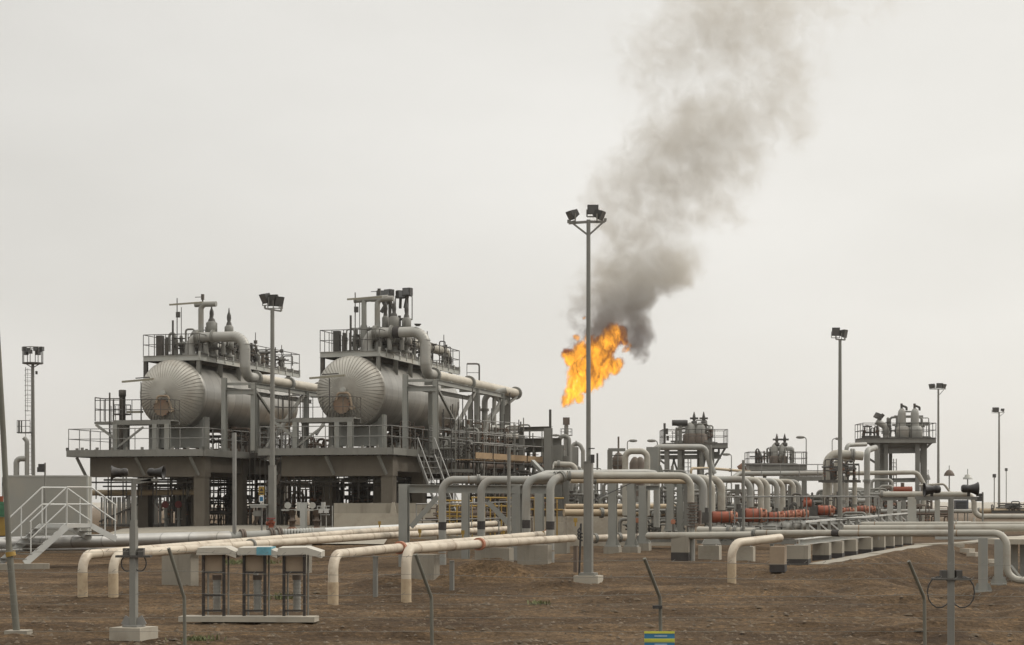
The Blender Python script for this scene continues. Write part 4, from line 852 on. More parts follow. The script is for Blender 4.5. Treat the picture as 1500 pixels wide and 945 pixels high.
pipe('fat tan pipe lying behind the rack columns, lower', [W(826, 751, 85), W(1006, 752, 87)], .32, 'tan_pipe', [(0, .3)])
b = MB(); b.tube([W(868, 733, 75), W(893, 722, 75.5), W(928, 706, 76)], .02, .5, 5)
single('cable', b, 'black_rubber', 'slack black cable slung to the rack column', 'cable')
for px, py, Y, lb in ((986, 764, 78, 'orange gauge head on a thin stem by the rack column'), (933, 762, 80, 'small orange gauge between two rack columns')):
    t = thing('gauge', lb, 'gauge', P(px, GZ(px, Y), Y), 0, 'orange gauges'); b = MB(); b.cyl(P(px, GZ(px, Y), Y), W(px, py+3, Y), .03, n=6); b.build('stem', 'dark_steel', t)
    b = MB(); c = W(px, py, Y); b.cyl(c-V3((0, .06, 0)), c+V3((0, .06, 0)), .1, n=12); b.box(c+V3((0, .02, -.06)), (.16, .1, .1)); b.build('dial', 'orange_paint', t)
tangle('grey valve manifold in the gaps between the rack columns', P(960, .8, 86), (3.0, 3, 1.9), 24, 66, 'grey_steel', (.04, .12), extra=('dark_steel',))
tangle('pale valve manifold beyond the fat tan pipe', P(915, .9, 94), (3.6, 3, 2.2), 20, 67, 'grey_steel', (.05, .14))
t = thing('yellow_guardrail', 'yellow painted guard rails around valves behind the banded pipes', 'guard rail', P(700, 1.1, 86), 0); rd = random.Random(4)
for k in range(22):
    px = 642+k*8.2+rd.random()*3; b = MB(); b.cyl(P(px, 1.0, 86), W(px, 726+rd.random()*14, 86), .032, n=6); b.build('post', 'yellow_paint', t)
b = MB()
for py, x0, x1 in ((733, 642, 690), (741, 660, 770), (750, 640, 684), (729, 690, 826), (756, 640, 700), (746, 760, 826)): b.cyl(W(x0, py, 86.1), W(x1, py+1, 86.4), .04, n=6)
b.build('rail', 'yellow_paint', t)
tangle('yellow and rusty valve cluster behind the banded pipes', P(700, 1.1, 87.5), (5.2, 2, 1.5), 34, 71, 'brown_steel', (.03, .08), extra=('yellow_paint',))
for px, py0, Y, lb in ((745.5, 655, 61, 'thin grey conduit pole standing in front of the banded pipes'), (1040.5, 652, 70, 'thin grey conduit pole before the first arched pipes'), (1089, 674, 70, 'thin grey conduit pole before the biggest red actuator')):
    t = thing('pole', lb, 'pole', P(px, GZ(px, Y), Y), 0, 'thin conduit poles'); b = MB(); b.cyl(P(px, GZ(px, Y)-.05, Y), W(px, py0, Y), .055, n=8); b.build('pole', 'grey_steel', t)
    b = MB(); b.box(P(px, GZ(px, Y)+.02, Y), (.22, .22, .05)); b.build('base_plate', 'grey_steel', t)
# ================================================================ arched pipes over the red actuators
apx = [1030, 1042, 1057, 1099, 1114.5, 1124, 1138, 1146.5, 1162.5, 1170.5]
al = ['first and widest of the arched pipes, next to the bellows drop', 'second arched pipe, close behind the widest one', 'third arched pipe, standing clear before the gap', 'arched pipe just past the gap, before the big red actuator', 'arched pipe directly behind the big red actuator', 'slim arched pipe with a weld seam, sixth along the row', 'arched pipe seventh along the row', 'arched pipe eighth along the row', 'arched pipe last but one in the row', 'last and furthest of the arched pipes']
ayy = []
for i, px in enumerate(apx):
    Y = 9.86/(.223-(px-750)/2770); ayy.append(Y); pyt = 697+7*(i/9)**.8; d = .36 if i < 6 else .35
    r = pipe(al[i], [W(px-(64 if i in (3,) else 36)*81/Y, pyt+6*81/Y*.5, Y), W(px, pyt+6*81/Y*.5, Y), P(px, zat(766-i*1.3, Y), Y)], d, 'pale_pipe' if i % 3 else 'grey_pipe', [(1, .93)], d*1.7, 'arched pipes over the red actuators', n=16)
    pr_ = column('post under the arched pipe row', px-24*81/Y, pyt+12*81/Y, 770, Y+.6, .22, 'grey_steel', group='posts under the arched pipes', name='pipe_post') if i in (0, 3, 6, 9) else None
    if pr_: pr_['label'] = ['steel post under the widest arched pipe', '', '', 'steel post under the arch past the gap', '', '', 'steel post under the seventh arch', '', '', 'steel post under the furthest arch'][i]
def actuator(px0, px1, py, dpx, Y, lb):
    px1 -= (px1-px0)*.08; L_ = (px1-px0)*Y/F; r = dpx*Y/F/2*.9; a = W(px0, py, Y); b_ = W(px1, py, Y); zg = GZ(px0, Y)
    t = thing('valve_actuator', lb, 'valve actuator', (a.x, a.y, zg), 0, 'red valve actuators')
    d = (b_-a).normalized(); b = MB(); b.lathe(a, d, [(r*.5, -.02), (r*.92, 0), (r, .03), (r, L_*.8), (r*.97, L_*.82), (r*.97, L_)], 20); b.build('cylinder', 'red_paint', t)
    b = MB(); b.ring(a+d*L_*.5, d, r*1.03, .05, 20); b.ring(a+d*L_*.93, d, r*1.04, .05, 20); b.box(a+d*L_*.5+UP*r*1.02, (L_*.5, .12, .1)); b.build('clamp_band', 'brown_steel', t)
    b = MB(); b.ring(b_+d*.04, d, r*1.08, .07, 20); b.cyl(b_+d*.07, b_+d*.3, r*.34, n=10)
    for k in range(6): q = b_+UP*r*.85*math.cos(k*1.047)+V3((0, 1, 0))*r*.85*math.sin(k*1.047); b.cyl(q-d*.05, q+d*.25, r*.09, n=5)
    b.ring(b_+d*.27, d, r*.8, .06, 16); b.build('end_plate', 'orange_paint', t)
    b = MB(); b.box(a-d*(r*.9)+V3((0, 0, -.02)), (r*1.5, r*1.5, r*1.8)); b.cyl(a-d*r*.9, a-d*r*.9+UP*r*1.6, r*.35, n=10); b.build('gearbox', 'dark_steel', t)
    vz = zat(py, Y)-r*2.5; c = V3((a.x, a.y, vz))+d*L_*.35
    b = MB(); b.lathe(c-d*.5, d, [(.17, 0), (.17, .2), (.3, .3), (.34, .5), (.3, .7), (.17, .8), (.17, 1.0)], 16); b.cyl(c, V3((c.x, c.y, zat(py, Y)-r*.9)), .11, n=8); b.build('valve_body', 'grey_pipe', t)
    b = MB(); b.ring(c-d*.5, d, .3, .09, 14); b.ring(c+d*.5, d, .3, .09, 14); b.build('flange', 'grey_steel', t)
    b = MB(); b.bar(V3((c.x, c.y, zg)), V3((c.x, c.y, vz-.2)), .16, .3); b.build('foot', 'grey_steel', t)
    if r > .3 and L_ > .8:
        b = MB(); b.box(a+d*L_*.25+V3((0, -r-.002, r*.05)), (L_*.22, .012, r*.3)); b.build('nameplate', 'orange_paint', t)
for i, (x0, x1, py, dp, Y, lb) in enumerate(((1043, 1072, 757.5, 19, 80, 'plain red actuator with a pale nameplate, nearest the bellows drop'), (1091.5, 1115, 755, 23, 84, 'biggest red actuator, with a flanged orange end'),
        (1126, 1141, 757, 16, 88, 'short red actuator just past the biggest one'), (1144, 1155, 755, 15, 93, 'red actuator in the middle of the crowded run, shorter'), (1156, 1166, 754, 15, 98, 'red actuator in the crowded run, third past the biggest'),
        (1167.5, 1177, 753, 15, 103, 'last red actuator before the grey gap'), (1198, 1216, 748, 17, 112, 'broad red actuator after the grey gap'), (1223, 1231, 748.5, 11, 118, 'small red actuator following the broad one'),
        (1235, 1245, 748.5, 11, 123, 'small red actuator midway in the far run'), (1252.5, 1267, 746.5, 13, 130, 'longer red actuator near the far end of the run'), (1270.5, 1276.5, 746, 11, 136, 'furthest small red actuator at the end of the run'))):
    actuator(x0, x1, py, dp, Y, lb)
tangle('small grey valves and tubing crowded under the near red actuators', P(1105, .75, 86), (4.4, 5, .95), 30, 81, 'grey_steel', (.03, .09), extra=('dark_steel',))
tangle('small dark valves and tubing under the far red actuators', P(1200, .8, 112), (6, 8, 1.3), 36, 82, 'grey_steel', (.04, .1), extra=('dark_steel',))
b = MB(); c = W(1182, 737, 108); b.cyl(c-V3((.2, 0, 0)), c+V3((.25, 0, 0)), .22, n=14); b.box(c+V3((0, 0, .25)), (.3, .3, .16)); b.cyl(c, V3((c.x, c.y, .7)), .07, n=8)
single('valve_motor', b, 'red_paint', 'small dark red valve motor raised above the grey gap', 'valve motor')
railing('thin rail running before the arched pipes', [P(1076, 1.0, 79), P(1287, 1.0, 79)], zat(727.5, 79)-1.0, 'galvanised', .028, 3.0)
# ================================================================ right side of the yard
gw = 'pale pipelines crossing the pad'
pipe('front pale pipeline with a black band, dropping to the ground past the horn post', [W(1104, 781, 58.5), W(1475, 781, 53.6), W(1475, 850, 53.6), W(1560, 850, 53.2)], .20, 'pale_pipe', [(0, .004)], .38, gw, bands=[(0, .345, .24)], n=18)
pipe('second pale pipeline running just above and behind the front one', [W(1236, 774.5, 63), W(1580, 773, 61)], .24, 'pale_pipe', [], None, gw, n=16)
pipe('third pale pipeline, highest of the three', [W(1262, 768, 74), W(1600, 768, 72)], .20, 'pale_pipe', [], None, gw, n=14)
pipe('stubby grey pipe with bolted flanges under the biggest red actuator', [W(1022, 777, 72), W(1106, 779, 71)], .3, 'pale_pipe', [(0, .55), (0, .66), (0, .8)], None, None, fl_mat='grey_steel', n=16)
gp = 'concrete piers in two rows along the pad edge'
py_ = [(1169, 823, 61.5, 36), (1204, 817, 66, 26), (1224, 814, 69, 24), (1245, 811, 72.5, 22), (1268, 808, 77, 20), (1287, 805, 81, 20), (1302, 803, 85.5, 17), (1315, 801, 89.5, 15), (1329, 799, 94, 14)]
lbs = ['nearest and largest pale pier of the row along the pad edge', 'second pier from the front in the row along the pad edge', 'third pier from the front, under the black pipe band', 'fourth pier from the front, just past the black pipe band', 'fifth pier along the pad edge row', 'sixth pier along the pad edge row', 'seventh pier along the pad edge row', 'last but one pier of the pad edge row', 'smallest and furthest pier of the pad edge row']
for (px, pyb, Y, w), lb in zip(py_, lbs):
    z0 = zat(pyb, Y); c = P(px, z0, Y); ww = w*Y/F*.92
    pier(lb, c, (ww, .85, 1), z0, 1.14, gp, 'concrete', .10)
beam('pale steel beam lying along the tops of the pad edge piers', V3((9.35, 61.6, 1.24)), V3((20.2, 96, 1.24)), .3, .2, 'pale_steel')
for (px, pyb, Y, w, lb, zt, mt, ft) in ((998, 820, 66, 30, 'squat tarred pier under the rounded pipe end', 1.36, 'concrete', .26), (1140, 833, 57.5, 25, 'tarred pier under the cream pipe end', 1.19, 'weathered_box', .13),
        (1040, 823, 68, 36, 'pale wedge pier behind the cream elbow pipe', 1.0, 'pale_concrete', None), (1092, 824, 66, 30, 'pale wedge pier between cream pipe and pad row', 1.0, 'pale_concrete', None)):
    z0 = zat(pyb, Y); pier(lb, P(px, z0, Y), (w*Y/F*.85, .6, 1), z0, zt, 'single piers under the middle pipes', mt, ft, saddle=ft is None)
for px in (1042, 1094):
    b = MB(); c = P(px, 1.0, 67.3); b.add([c+V3((x, y, z)) for z, hw in ((0.06, .34), (.45, .13)) for x, y in ((-hw, -.1), (hw, -.1), (hw, .1), (-hw, .1))], [(0, 1, 5, 4), (1, 2, 6, 5), (2, 3, 7, 6), (3, 0, 4, 7), (4, 5, 6, 7)])
    single('pipe_saddle', b, 'pale_steel', 'tapered steel saddle standing on the wedge pier behind the cream elbow' if px < 1060 else 'tapered steel saddle standing on the wedge pier nearer the pad row', 'pipe saddle', 'tapered pipe saddles')
t = pipe('grey pipe with a dark grimy strip and a rounded end, before the red actuators', [W(951, 785, 66), W(1192, 783, 65)], .245, 'pale_pipe', [], None, None, n=16)
b = MB(); q0, q1 = W(995, 785, 65.86), W(1108, 784.6, 65.4); b.slab(q0, q1, q0.z-.06, q0.z+.02, .02); b.build('grimy_strip', 'brown_steel', t)
b = MB(); b.lathe(W(951, 785, 66), (-1, 0, 0), [(.1225, 0), (.115, .06), (.08, .11), (.01, .135)], 16); b.build('end_cap', 'pale_pipe', t)
pipe('cream pipe rising from the earth and turning away onto a tarred pier', [P(1072, GZ(1072, 54)-.15, 54), W(1072, 796, 54), W(1143, 788, 55.6)], .25, 'cream_pipe', [], .42, 'cream pipes coming out of the earth', n=18)
# tray rail along the pad
t = thing('cable_tray', 'white edged cable tray on little struts running along the pad', 'cable tray', P(1180, .8, 72), 0); b = MB(); q0, q1 = W(1178, 764.5, 72), W(1333, 751.5, 104)
b.bar(q0, q1, .12, .07); b.build('rail', 'white_paint', t); b = MB(); b2 = MB()
for k in range(13):
    c = q0.lerp(q1, (k+.3)/13); b.bar(c, V3((c.x, c.y, .8)), .12); b2.bar(c+V3((-.05, 0, -.05)), c+V3((.4, .1, -.42)), .06)
b.build('strut', 'blue_grey_steel', t); b2.build('bracket', 'white_paint', t)
# steps down the slope
t = thing('steps', 'pale concrete steps going down the slope by the horn post', 'steps', P(1420, .1, 82), 0)
for px0, px1, py, Y in ((1340, 1412, 796.5, 92), (1410, 1424, 803.5, 87), (1421, 1434, 809, 83), (1446, 1456, 819, 78), (1458, 1466, 824, 75)):
    b = MB(); b.slab(P(px0, 0, Y), P(px1, 0, Y-.3), zat(py+2.5, Y)-.1, zat(py, Y), .6); b.build('step', 'pale_concrete', t)
# elbow columns to the right
for px, py0, py1, Y, w, lb in ((1440, 788, 868, 53.6, .26, 'steel pipe post next to the horn post, standing on the low ground'), (1463, 790, 862, 56.0, .25, 'steel pipe post behind the down pipe')):
    column(lb, px, py0, py1, Y, w, 'blue_grey_steel', None, None, 'posts under the pale pipelines', 'box', 'pipe_post', z0=GZ(px, Y)-.02)
t = thing('raised_walkway', 'tan walkway slab on grey posts at the picture edge', 'walkway', P(1490, 0, 62), 0); b = MB(); b.slab(W(1474, 790, 59), W(1560, 780, 72), 1.22, 1.38, 1.2); b.build('slab', 'pale_concrete', t)
for px, Y in ((1486, 60.5), (1499, 62.5), (1512, 65)): b = MB(); b.bar(P(px, -.1, Y), P(px, 1.25, Y), .22); b.build('leg', 'blue_grey_steel', t)
b = MB(); b.bar(P(1481, .62, 57), P(1497, .2, 57), .07); b.build('strut', 'pale_steel', t)
# middle distance pipes
pipe('pale pipe stepping down beside the horn post and running off to the edge', [W(1289, 724, 95), W(1427, 724, 94), W(1427, 757, 94), W(1580, 757, 93)], .27, 'pale_pipe', [(0, .02)], .45, None, n=16)
pipe('lower pale pipe behind the dark louvred cabinet', [W(1290, 749, 112), W(1424, 749, 111)], .24, 'grey_pipe')
pipe('brownish pipe carrying clamps at the picture edge', [W(1432, 748.5, 112), W(1590, 748, 110)], .28, 'tan_pipe', [(0, .01)])
tangle('dark pipe clamps and valves on the brownish pipe', W(1478, 752, 111), (2.0, .6, .75), 14, 91, 'dark_steel', (.03, .06), extra=('dark_steel',))
for px, py0, py1, Y, w, lb in ((1336, 728, 772, 96, .42, 'broad grey post under the stepping pale pipe'), (1373, 732, 772, 96.5, .26, 'narrow grey post under the stepping pale pipe'), (1304, 733, 765, 104, .3, 'grey post behind the end of the red actuators'), (1317, 735, 765, 106, .22, 'thin grey post behind the end of the red actuators')):
    column(lb, px, py0, py1, Y, w, 'pale_steel', None, None, 'posts under the stepping pipe', 'i', 'pipe_post')
beam('grey steel beam under the stepping pale pipe', W(1291, 730, 96), W(1374, 730, 96), .22, .22, 'grey_steel')
t = thing('louvred_cabinet', 'dark blue grey louvred cabinet behind the horn post', 'cabinet', P(1408, .5, 116), 0); b = MB(); b.box(W(1408, 741, 116), (.75, .6, .7)); b.build('case', 'slate', t); b = MB()
for k in range(6): b.box(W(1408, 735.5+k*2.3, 115.68), (.66, .04, .04))
b.build('louvre', 'lamp_dark', t); b = MB(); b.bar(P(1403, .5, 116), W(1403, 748, 116), .06); b.bar(P(1413, .5, 116), W(1413, 748, 116), .06); b.build('leg', 'grey_steel', t)
pipe('bent pale pipe arch beyond the horns', [W(1346, 711, 118), W(1383, 709, 118), W(1392, 722, 118), P(1394, 1, 118)], .14, 'pale_pipe', [], .3)
tangle('pale small valves low behind the stepping pipe', P(1420, .6, 104), (3.6, 2, 1.2), 16, 92, 'pale_steel', (.03, .08))
tangle('brown small valves between the posts of the stepping pipe', P(1352, .7, 108), (3.4, 2, 1.8), 16, 93, 'brown_steel', (.03, .08))
t = thing('red_pump', 'low orange red pump unit under the far platform', 'pump', P(1324, 3, 140), 0); c = W(1324, 717, 140); b = MB(); b.cyl(c-V3((.75, 0, 0)), c+V3((.6, 0, 0)), .22, n=14); b.box(c+V3((0, 0, -.2)), (1.9, .5, .12)); b.build('casing', 'red_paint', t)
b = MB(); b.cyl(c+V3((-.1, 0, .2)), c+V3((-.1, 0, .5)), .14, n=10); b.build('motor', 'brown_steel', t); b = MB(); b.bar(c-UP*.25, P(1324, .9, 140), .3); b.build('plinth', 'grey_steel', t)
# header pipes and the bundle of elbows
pipe('long grey header pipe along the back of the arched pipes', [W(1070, 703, 139), W(1082, 694, 140), W(1228, 693.5, 142)], .37, 'grey_pipe', [(1, .96)], .5)
pipe('grey header pipe ending in a down bend under the far platform', [W(1240, 693.5, 140), W(1344, 692, 140), W(1353, 709, 140), P(1354, 1, 140)], .33, 'pale_pipe', [(0, .03)], .6)
beam('deep grey box beam under the long header pipe', W(1142, 701, 144), W(1232, 701, 144), .4, .36, 'grey_steel', 'box')
for px, lb in ((1160, 'steel post under the box beam, nearer the arches'), (1178, 'steel post under the box beam by the grey gap'), (1226, 'steel post under the box beam by the tall floodlight')): column(lb, px, 703, 760, 144, .36, 'grey_steel', None, None, 'posts under the box beam', 'i', 'pipe_post')
t = pipe('fat upright elbow pipe wrapped with a black strap, left of a bundle', [P(1212, 1, 128), W(1212, 664, 128), W(1264, 668, 128)], .62, 'pale_pipe', [(1, .7)], .75, 'bundle of large elbow pipes', n=20)
t['label'] = 'fat upright elbow pipe with a black strap in the bundle by the far floodlight'
pipe('second elbow pipe tucked under the fat one', [P(1224, 1, 130), W(1224, 672, 130), W(1252, 673, 130)], .36, 'pale_pipe', [(1, .8)], .5, 'bundle of large elbow pipes')
pipe('high elbow pipe reaching over to the far platform', [P(1240, 2, 134), W(1240, 652, 134), W(1268, 651, 136)], .30, 'grey_pipe', [], .4, 'bundle of large elbow pipes')
pipe('upright grey pipe below the bundle of elbows', [P(1233, 1, 126), W(1233, 697, 126)], .42, 'grey_pipe', [(0, .5)])
pipe('thick upright grey pipe left of the far platform legs', [P(1270, 1, 132), W(1270, 660, 132), W(1282, 656, 134)], .42, 'grey_pipe', [(0, .6)], .5)
pipe('upright pale pipe between the bundle and the thick one', [P(1252, 1, 126), W(1252, 700, 126)], .3, 'pale_pipe', [(0, .45)])
tangle('dark small valves packed below the bundle of elbows', P(1230, 4.0, 126), (2.6, 2, 1.6), 24, 101, 'dark_steel', (.04, .1))
tangle('dense grey pipework behind the far red actuators', P(1208, .9, 146), (5.4, 3, 2.9), 46, 102, 'grey_steel', (.05, .16))
tangle('grey pipework between the far actuators and the platform legs', P(1262, .9, 146), (5.0, 3, 3.6), 30, 103, 'grey_pipe', (.05, .18))
pipe('small horizontal drum above the end of the red actuators', [W(1256, 733.5, 118), W(1267, 733.5, 118)], .28, 'grey_pipe')
# ---- three raised valve platforms
def vplat(label, px0, px1, pyf, Y, dep, legs, beams, knees, grp='raised valve platforms'):
    t = thing('valve_platform', label, 'platform', P((px0+px1)/2, 1.0, Y), 0, grp); z = zat(pyf, Y); s_ = Y/F
    p0 = P(px0, z, Y); p1 = P(px1, z, Y); w = p1.x-p0.x; cen = (p0+p1)/2+V3((0, dep/2, 0))
    b = MB(); b.box(cen-UP*.05, (w, dep, .1)); b.build('floor', 'dark_steel', t)
    b = MB(); b.bar(p0-UP*.25, p1-UP*.25, .14, .34, 'i'); b.bar(p0+V3((0, dep, -.25)), p1+V3((0, dep, -.25)), .14, .34, 'i'); b.bar(p0-UP*.25, p0+V3((0, dep, -.25)), .14, .34, 'i'); b.bar(p1-UP*.25, p1+V3((0, dep, -.25)), .14, .34, 'i'); b.build('edge_beam', 'grey_steel', t)
    b = MB(); b.rail([p0, p1, p1+V3((0, dep, 0)), p0+V3((0, dep, 0)), p0], 1.15, .028, 1.0); b.build('railing', 'dark_steel', t)
    for px, dy, w_ in legs:
        b = MB(); b.bar(P(px, .8, Y+dy), P(px, z-.4, Y+dy), w_, w_, 'i'); b.build('leg', 'grey_steel', t)
    for x0, y0, x1, y1, w_ in beams:
        b = MB(); b.bar(W(x0, y0, Y+dep*.3), W(x1, y1, Y+dep*.3), w_, w_*1.2, 'i'); b.build('tie_beam', 'grey_steel', t)
    for x0, y0, x1, y1 in knees:
        b = MB(); b.bar(W(x0, y0, Y+dep*.3), W(x1, y1, Y+dep*.3), .16); b.build('knee_brace', 'grey_steel', t)
    return t, z
_, zf = vplat('railed valve platform on legs behind the header pipe, nearest the flare', 971, 1066, 649, 160, 3.2, [(977, .5, .38), (996, .6, .36), (1000, 2.8, .3), (1028, .6, .34), (1042, .5, .44), (1023, 3, .2)], [(962, 670, 1056, 669, .3), (965, 663, 1030, 663, .2), (1046, 664, 1054, 664, .2)], [(1065, 652, 1046, 684), (964, 672, 976, 681), (988, 671, 981, 698), (986, 671, 995, 698), (1033, 671, 1029, 690), (1035, 671, 1040, 690), (1053, 650, 1053, 664)])
def reliefpair(pxs, zf, Y, rp, hh, label, mt='grey_pipe'):
    for i, px in enumerate(pxs):
        c = P(px, zf, Y+1.4); v = thing('relief_valve', label[i], 'relief valve', c, 0, 'relief valves on the raised platforms')
        b = MB(); b.lathe(c, UP, [(rp*1.5, 0), (rp*1.5, .75), (rp*1.3, .8), (rp*1.1, .85)], 16); b.build('drum', 'brown_steel', v)
        b = MB(); b.lathe(c+UP*.85, UP, [(rp, 0), (rp*1.05, hh*.5), (rp*.85, hh*.8), (rp*.3, hh)], 16); b.build('dome', mt, v)
        b = MB(); b.lathe(c+UP*(.85+hh*.75)+V3((rp*.7, 0, 0)), UP, [(.12, 0), (.26, .05), (.26, .3), (.1, .4), (.16, .5), (.12, .8), (.03, 1.15)], 10); b.box(c+UP*(1.2+hh)+V3((rp*.7, 0, 0)), (.7, .2, .16)); b.build('spindle', 'dark_steel', v)
reliefpair((1011.5, 1025.5), zf, 160, .44, .95, ['round topped pale relief valve beside the long dark motor box', 'round topped pale relief valve nearer the open rail'])
t = thing('motor_box', 'long dark motor drum on a stand on the platform nearest the flare', 'motor', P(995, zf, 161), 0); b = MB(); b.cyl(W(984.5, 619.5, 161), W(1007, 619.5, 161), .26, n=12); b.build('drum', 'lamp_dark', t)
b = MB(); b.bar(P(997, zf, 161), W(997, 621, 161), .2); b.tube([P(991, zf, 161), W(991, 628, 161), W(1000, 628, 161)], .12, .2, 8); b.bar(W(991, 640, 161), W(999, 631, 161), .1); b.build('stand', 'grey_steel', t)
t = thing('instrument_mast', 'little mast with boxes at the corner of the platform nearest the flare', 'mast', P(974, zf, 160.3), 0); b = MB(); b.cyl(P(973.5, zf-.6, 160.2), W(973.5, 620, 160.2), .1, n=8); b.build('pole', 'dark_steel', t); b = MB(); b.box(W(976, 632, 160.2), (.3, .2, .5)); b.box(W(978, 642, 160.2), (.2, .2, .4)); b.build('box', 'dark_steel', t)
tangle('drain pipes round the relief valves, platform nearest the flare', P(1032, zf, 162), (2.0, 1.5, 1.6), 12, 111, 'grey_steel', (.05, .1))
pipe('thick grey pipe slung under the platform nearest the flare', [P(955, 4, 150), W(958, 655, 150), W(1032, 655, 152), P(1046, 5, 152)], .48, 'grey_pipe', [], .6)
_, zf = vplat('low railed valve platform beyond the arched pipes', 1097, 1182, 681, 168, 3.0, [(1102, .5, .3), (1120, 2, .3), (1150, .5, .3), (1160, 2, .26), (1168, .5, .24)], [(1098, 690, 1180, 690, .3)], [(1180, 684, 1173, 694)])
reliefpair((1134.5, 1146), zf, 168, .3, 1.1, ['slim relief valve with a pointed spindle on the low platform, first of two', 'slim relief valve with a pointed spindle on the low platform, beside the duct'], 'grey_pipe')
pipe('square bent duct standing on the low platform', [P(1131, zf, 170), P(1131, zf+1.5, 170), P(1160, zf+1.5, 170), P(1160, zf, 170)], .42, 'grey_pipe', [], .1)
tangle('instrument stands on the low platform', P(1110, zf, 169), (2.2, 1.4, 1.5), 10, 112, 'dark_steel', (.04, .09))
b = MB(); c = P(1092, 0, 160); b.cyl(W(1083, 688, 160), W(1090, 683, 160), .34, n=12); b.box(W(1090, 690, 160), (.5, .4, .3)); b.bar(P(1088, 1, 160), W(1088, 688, 160), .2)
single('valve_motor', b, 'rust', 'rusty valve motor beside the low platform', 'valve motor')
pipe('yellowish small pipe along the low pipe bridge', [W(1012, 702, 150), W(1012, 686, 150), W(1040, 686, 152), W(1098, 691, 156)], .22, 'tan_pipe', [(2, .5)], .3)
_, zf = vplat('tall railed valve platform carrying two looped pipes', 1264, 1371, 641, 150, 3.4, [(1285, .4, .4), (1293, 2.5, .4), (1304.5, 2.7, .26), (1344, .6, .36), (1353, 1.2, .5), (1298, .8, .3)], [(1282, 661, 1345, 660, .34), (1290, 704, 1350, 703, .28)], [(1369, 644, 1354, 659), (1268, 645, 1286, 661), (1270, 670, 1287, 681), (1347, 660, 1351, 690)])
for px, lb in ((1322.5, 'looped insulated vent with a hooked tip, nearer the handwheel'), (1341.5, 'looped insulated vent with a hooked tip, nearer the open rail')):
    c = P(px, zf, 151); v = thing('vent_valve', lb, 'vent valve', c, 0, 'looped vents on the tall platform')
    b = MB(); b.lathe(c, UP, [(.45, 0), (.52, .1), (.55, .5), (.5, .85), (.36, .95)], 16); b.build('drum', 'grey_pipe', v)
    b = MB(); b.lathe(c+UP*.9+V3((-.08, 0, 0)), UP, [(.33, 0), (.33, 1.0), (.28, 1.25), (.17, 1.42), (.02, 1.5)], 16); b.build('dome', 'grey_pipe', v)
    b = MB(); b.tube([c+UP*2.2+V3((-.1, 0, 0)), c+UP*2.75+V3((-.1, 0, 0))], .1, n=8); b.tube([c+UP*2.2+V3((.3, 0, 0)), c+UP*2.45+V3((.3, 0, 0)), c+UP*2.6+V3((-.1, 0, 0))], .09, .1, 8); b.build('hook', 'dark_steel', v)
t = thing('lifting_frame', 'low steel frame around the looped vents', 'frame', P(1331, zf, 152), 0); b = MB()
for px in (1314, 1350): b.bar(P(px, zf, 152), P(px, zf+1.75, 152), .18)
b.bar(P(1310, zf+1.75, 152), P(1352, zf+1.75, 152), .16, .2); b.bar(P(1316, zf+2.15, 152), P(1345, zf+2.15, 152), .12); b.build('frame', 'grey_steel', t)
t = pipe('elbowed pipe bending up to a handwheel on the tall platform', [P(1298, zf, 150.8), P(1297, zf+.9, 150.8), P(1284, zf+1.35, 150.8)], .5, 'grey_pipe', [(0, .5)], .5)
b = MB(); b.cyl(W(1285, 613, 150.8), W(1288, 606, 150.8), .36, .3, 12); b.cyl(W(1290, 612, 150.8), W(1294, 607, 150.8), .14, n=8); b.build('handwheel', 'dark_steel', t)
tangle('crowded piping between the looped vents on the tall platform', P(1332, zf, 152.5), (3.4, 1.6, 1.8), 16, 114, 'grey_steel', (.04, .1), extra=('dark_steel',))
tangle('crowded piping on the platform nearest the flare', P(1012, zf, 162), (3.2, 1.6, 2.0), 16, 115, 'grey_steel', (.04, .1), extra=('dark_steel',))
tangle('crowded piping on the low platform', P(1142, zf-1.4 if False else zat(681, 168), 169.5), (3.0, 1.4, 1.8), 14, 116, 'grey_steel', (.04, .1), extra=('dark_steel',))
tangle('small stands in the corner of the tall platform', P(1276, zf, 151), (1.4, 1.2, 1.2), 8, 113, 'dark_steel', (.04, .08))
b = MB(); b.lathe(W(1318, 649, 151.5), (1, 0, 0), [(.02, -2.3), (.3, -2.1), (.45, -1.7), (.45, 1.7), (.3, 2.1), (.02, 2.3)], 16); single('drum', b, 'grey_pipe', 'grey drum hung below the floor of the tall platform', 'drum')
for px, lb in ((1306, 'thin ladder behind the legs of the tall platform'), (1005, 'thin ladder behind the legs of the platform nearest the flare')):
    t = thing('ladder', lb, 'ladder', P(px, 1, 166), 0, 'thin far ladders'); b = MB()
    for o_ in (-3, 3, 7): b.cyl(P(px+o_, 1, 166), W(px+o_, 672, 166), .045, n=5)
    b.build('rail', 'galvanised', t); b = MB()
    for k in range(6): b.cyl(W(px-3, 678+k*6, 166), W(px+7, 678+k*6, 166), .03, n=5)
    b.build('rung', 'galvanised', t)
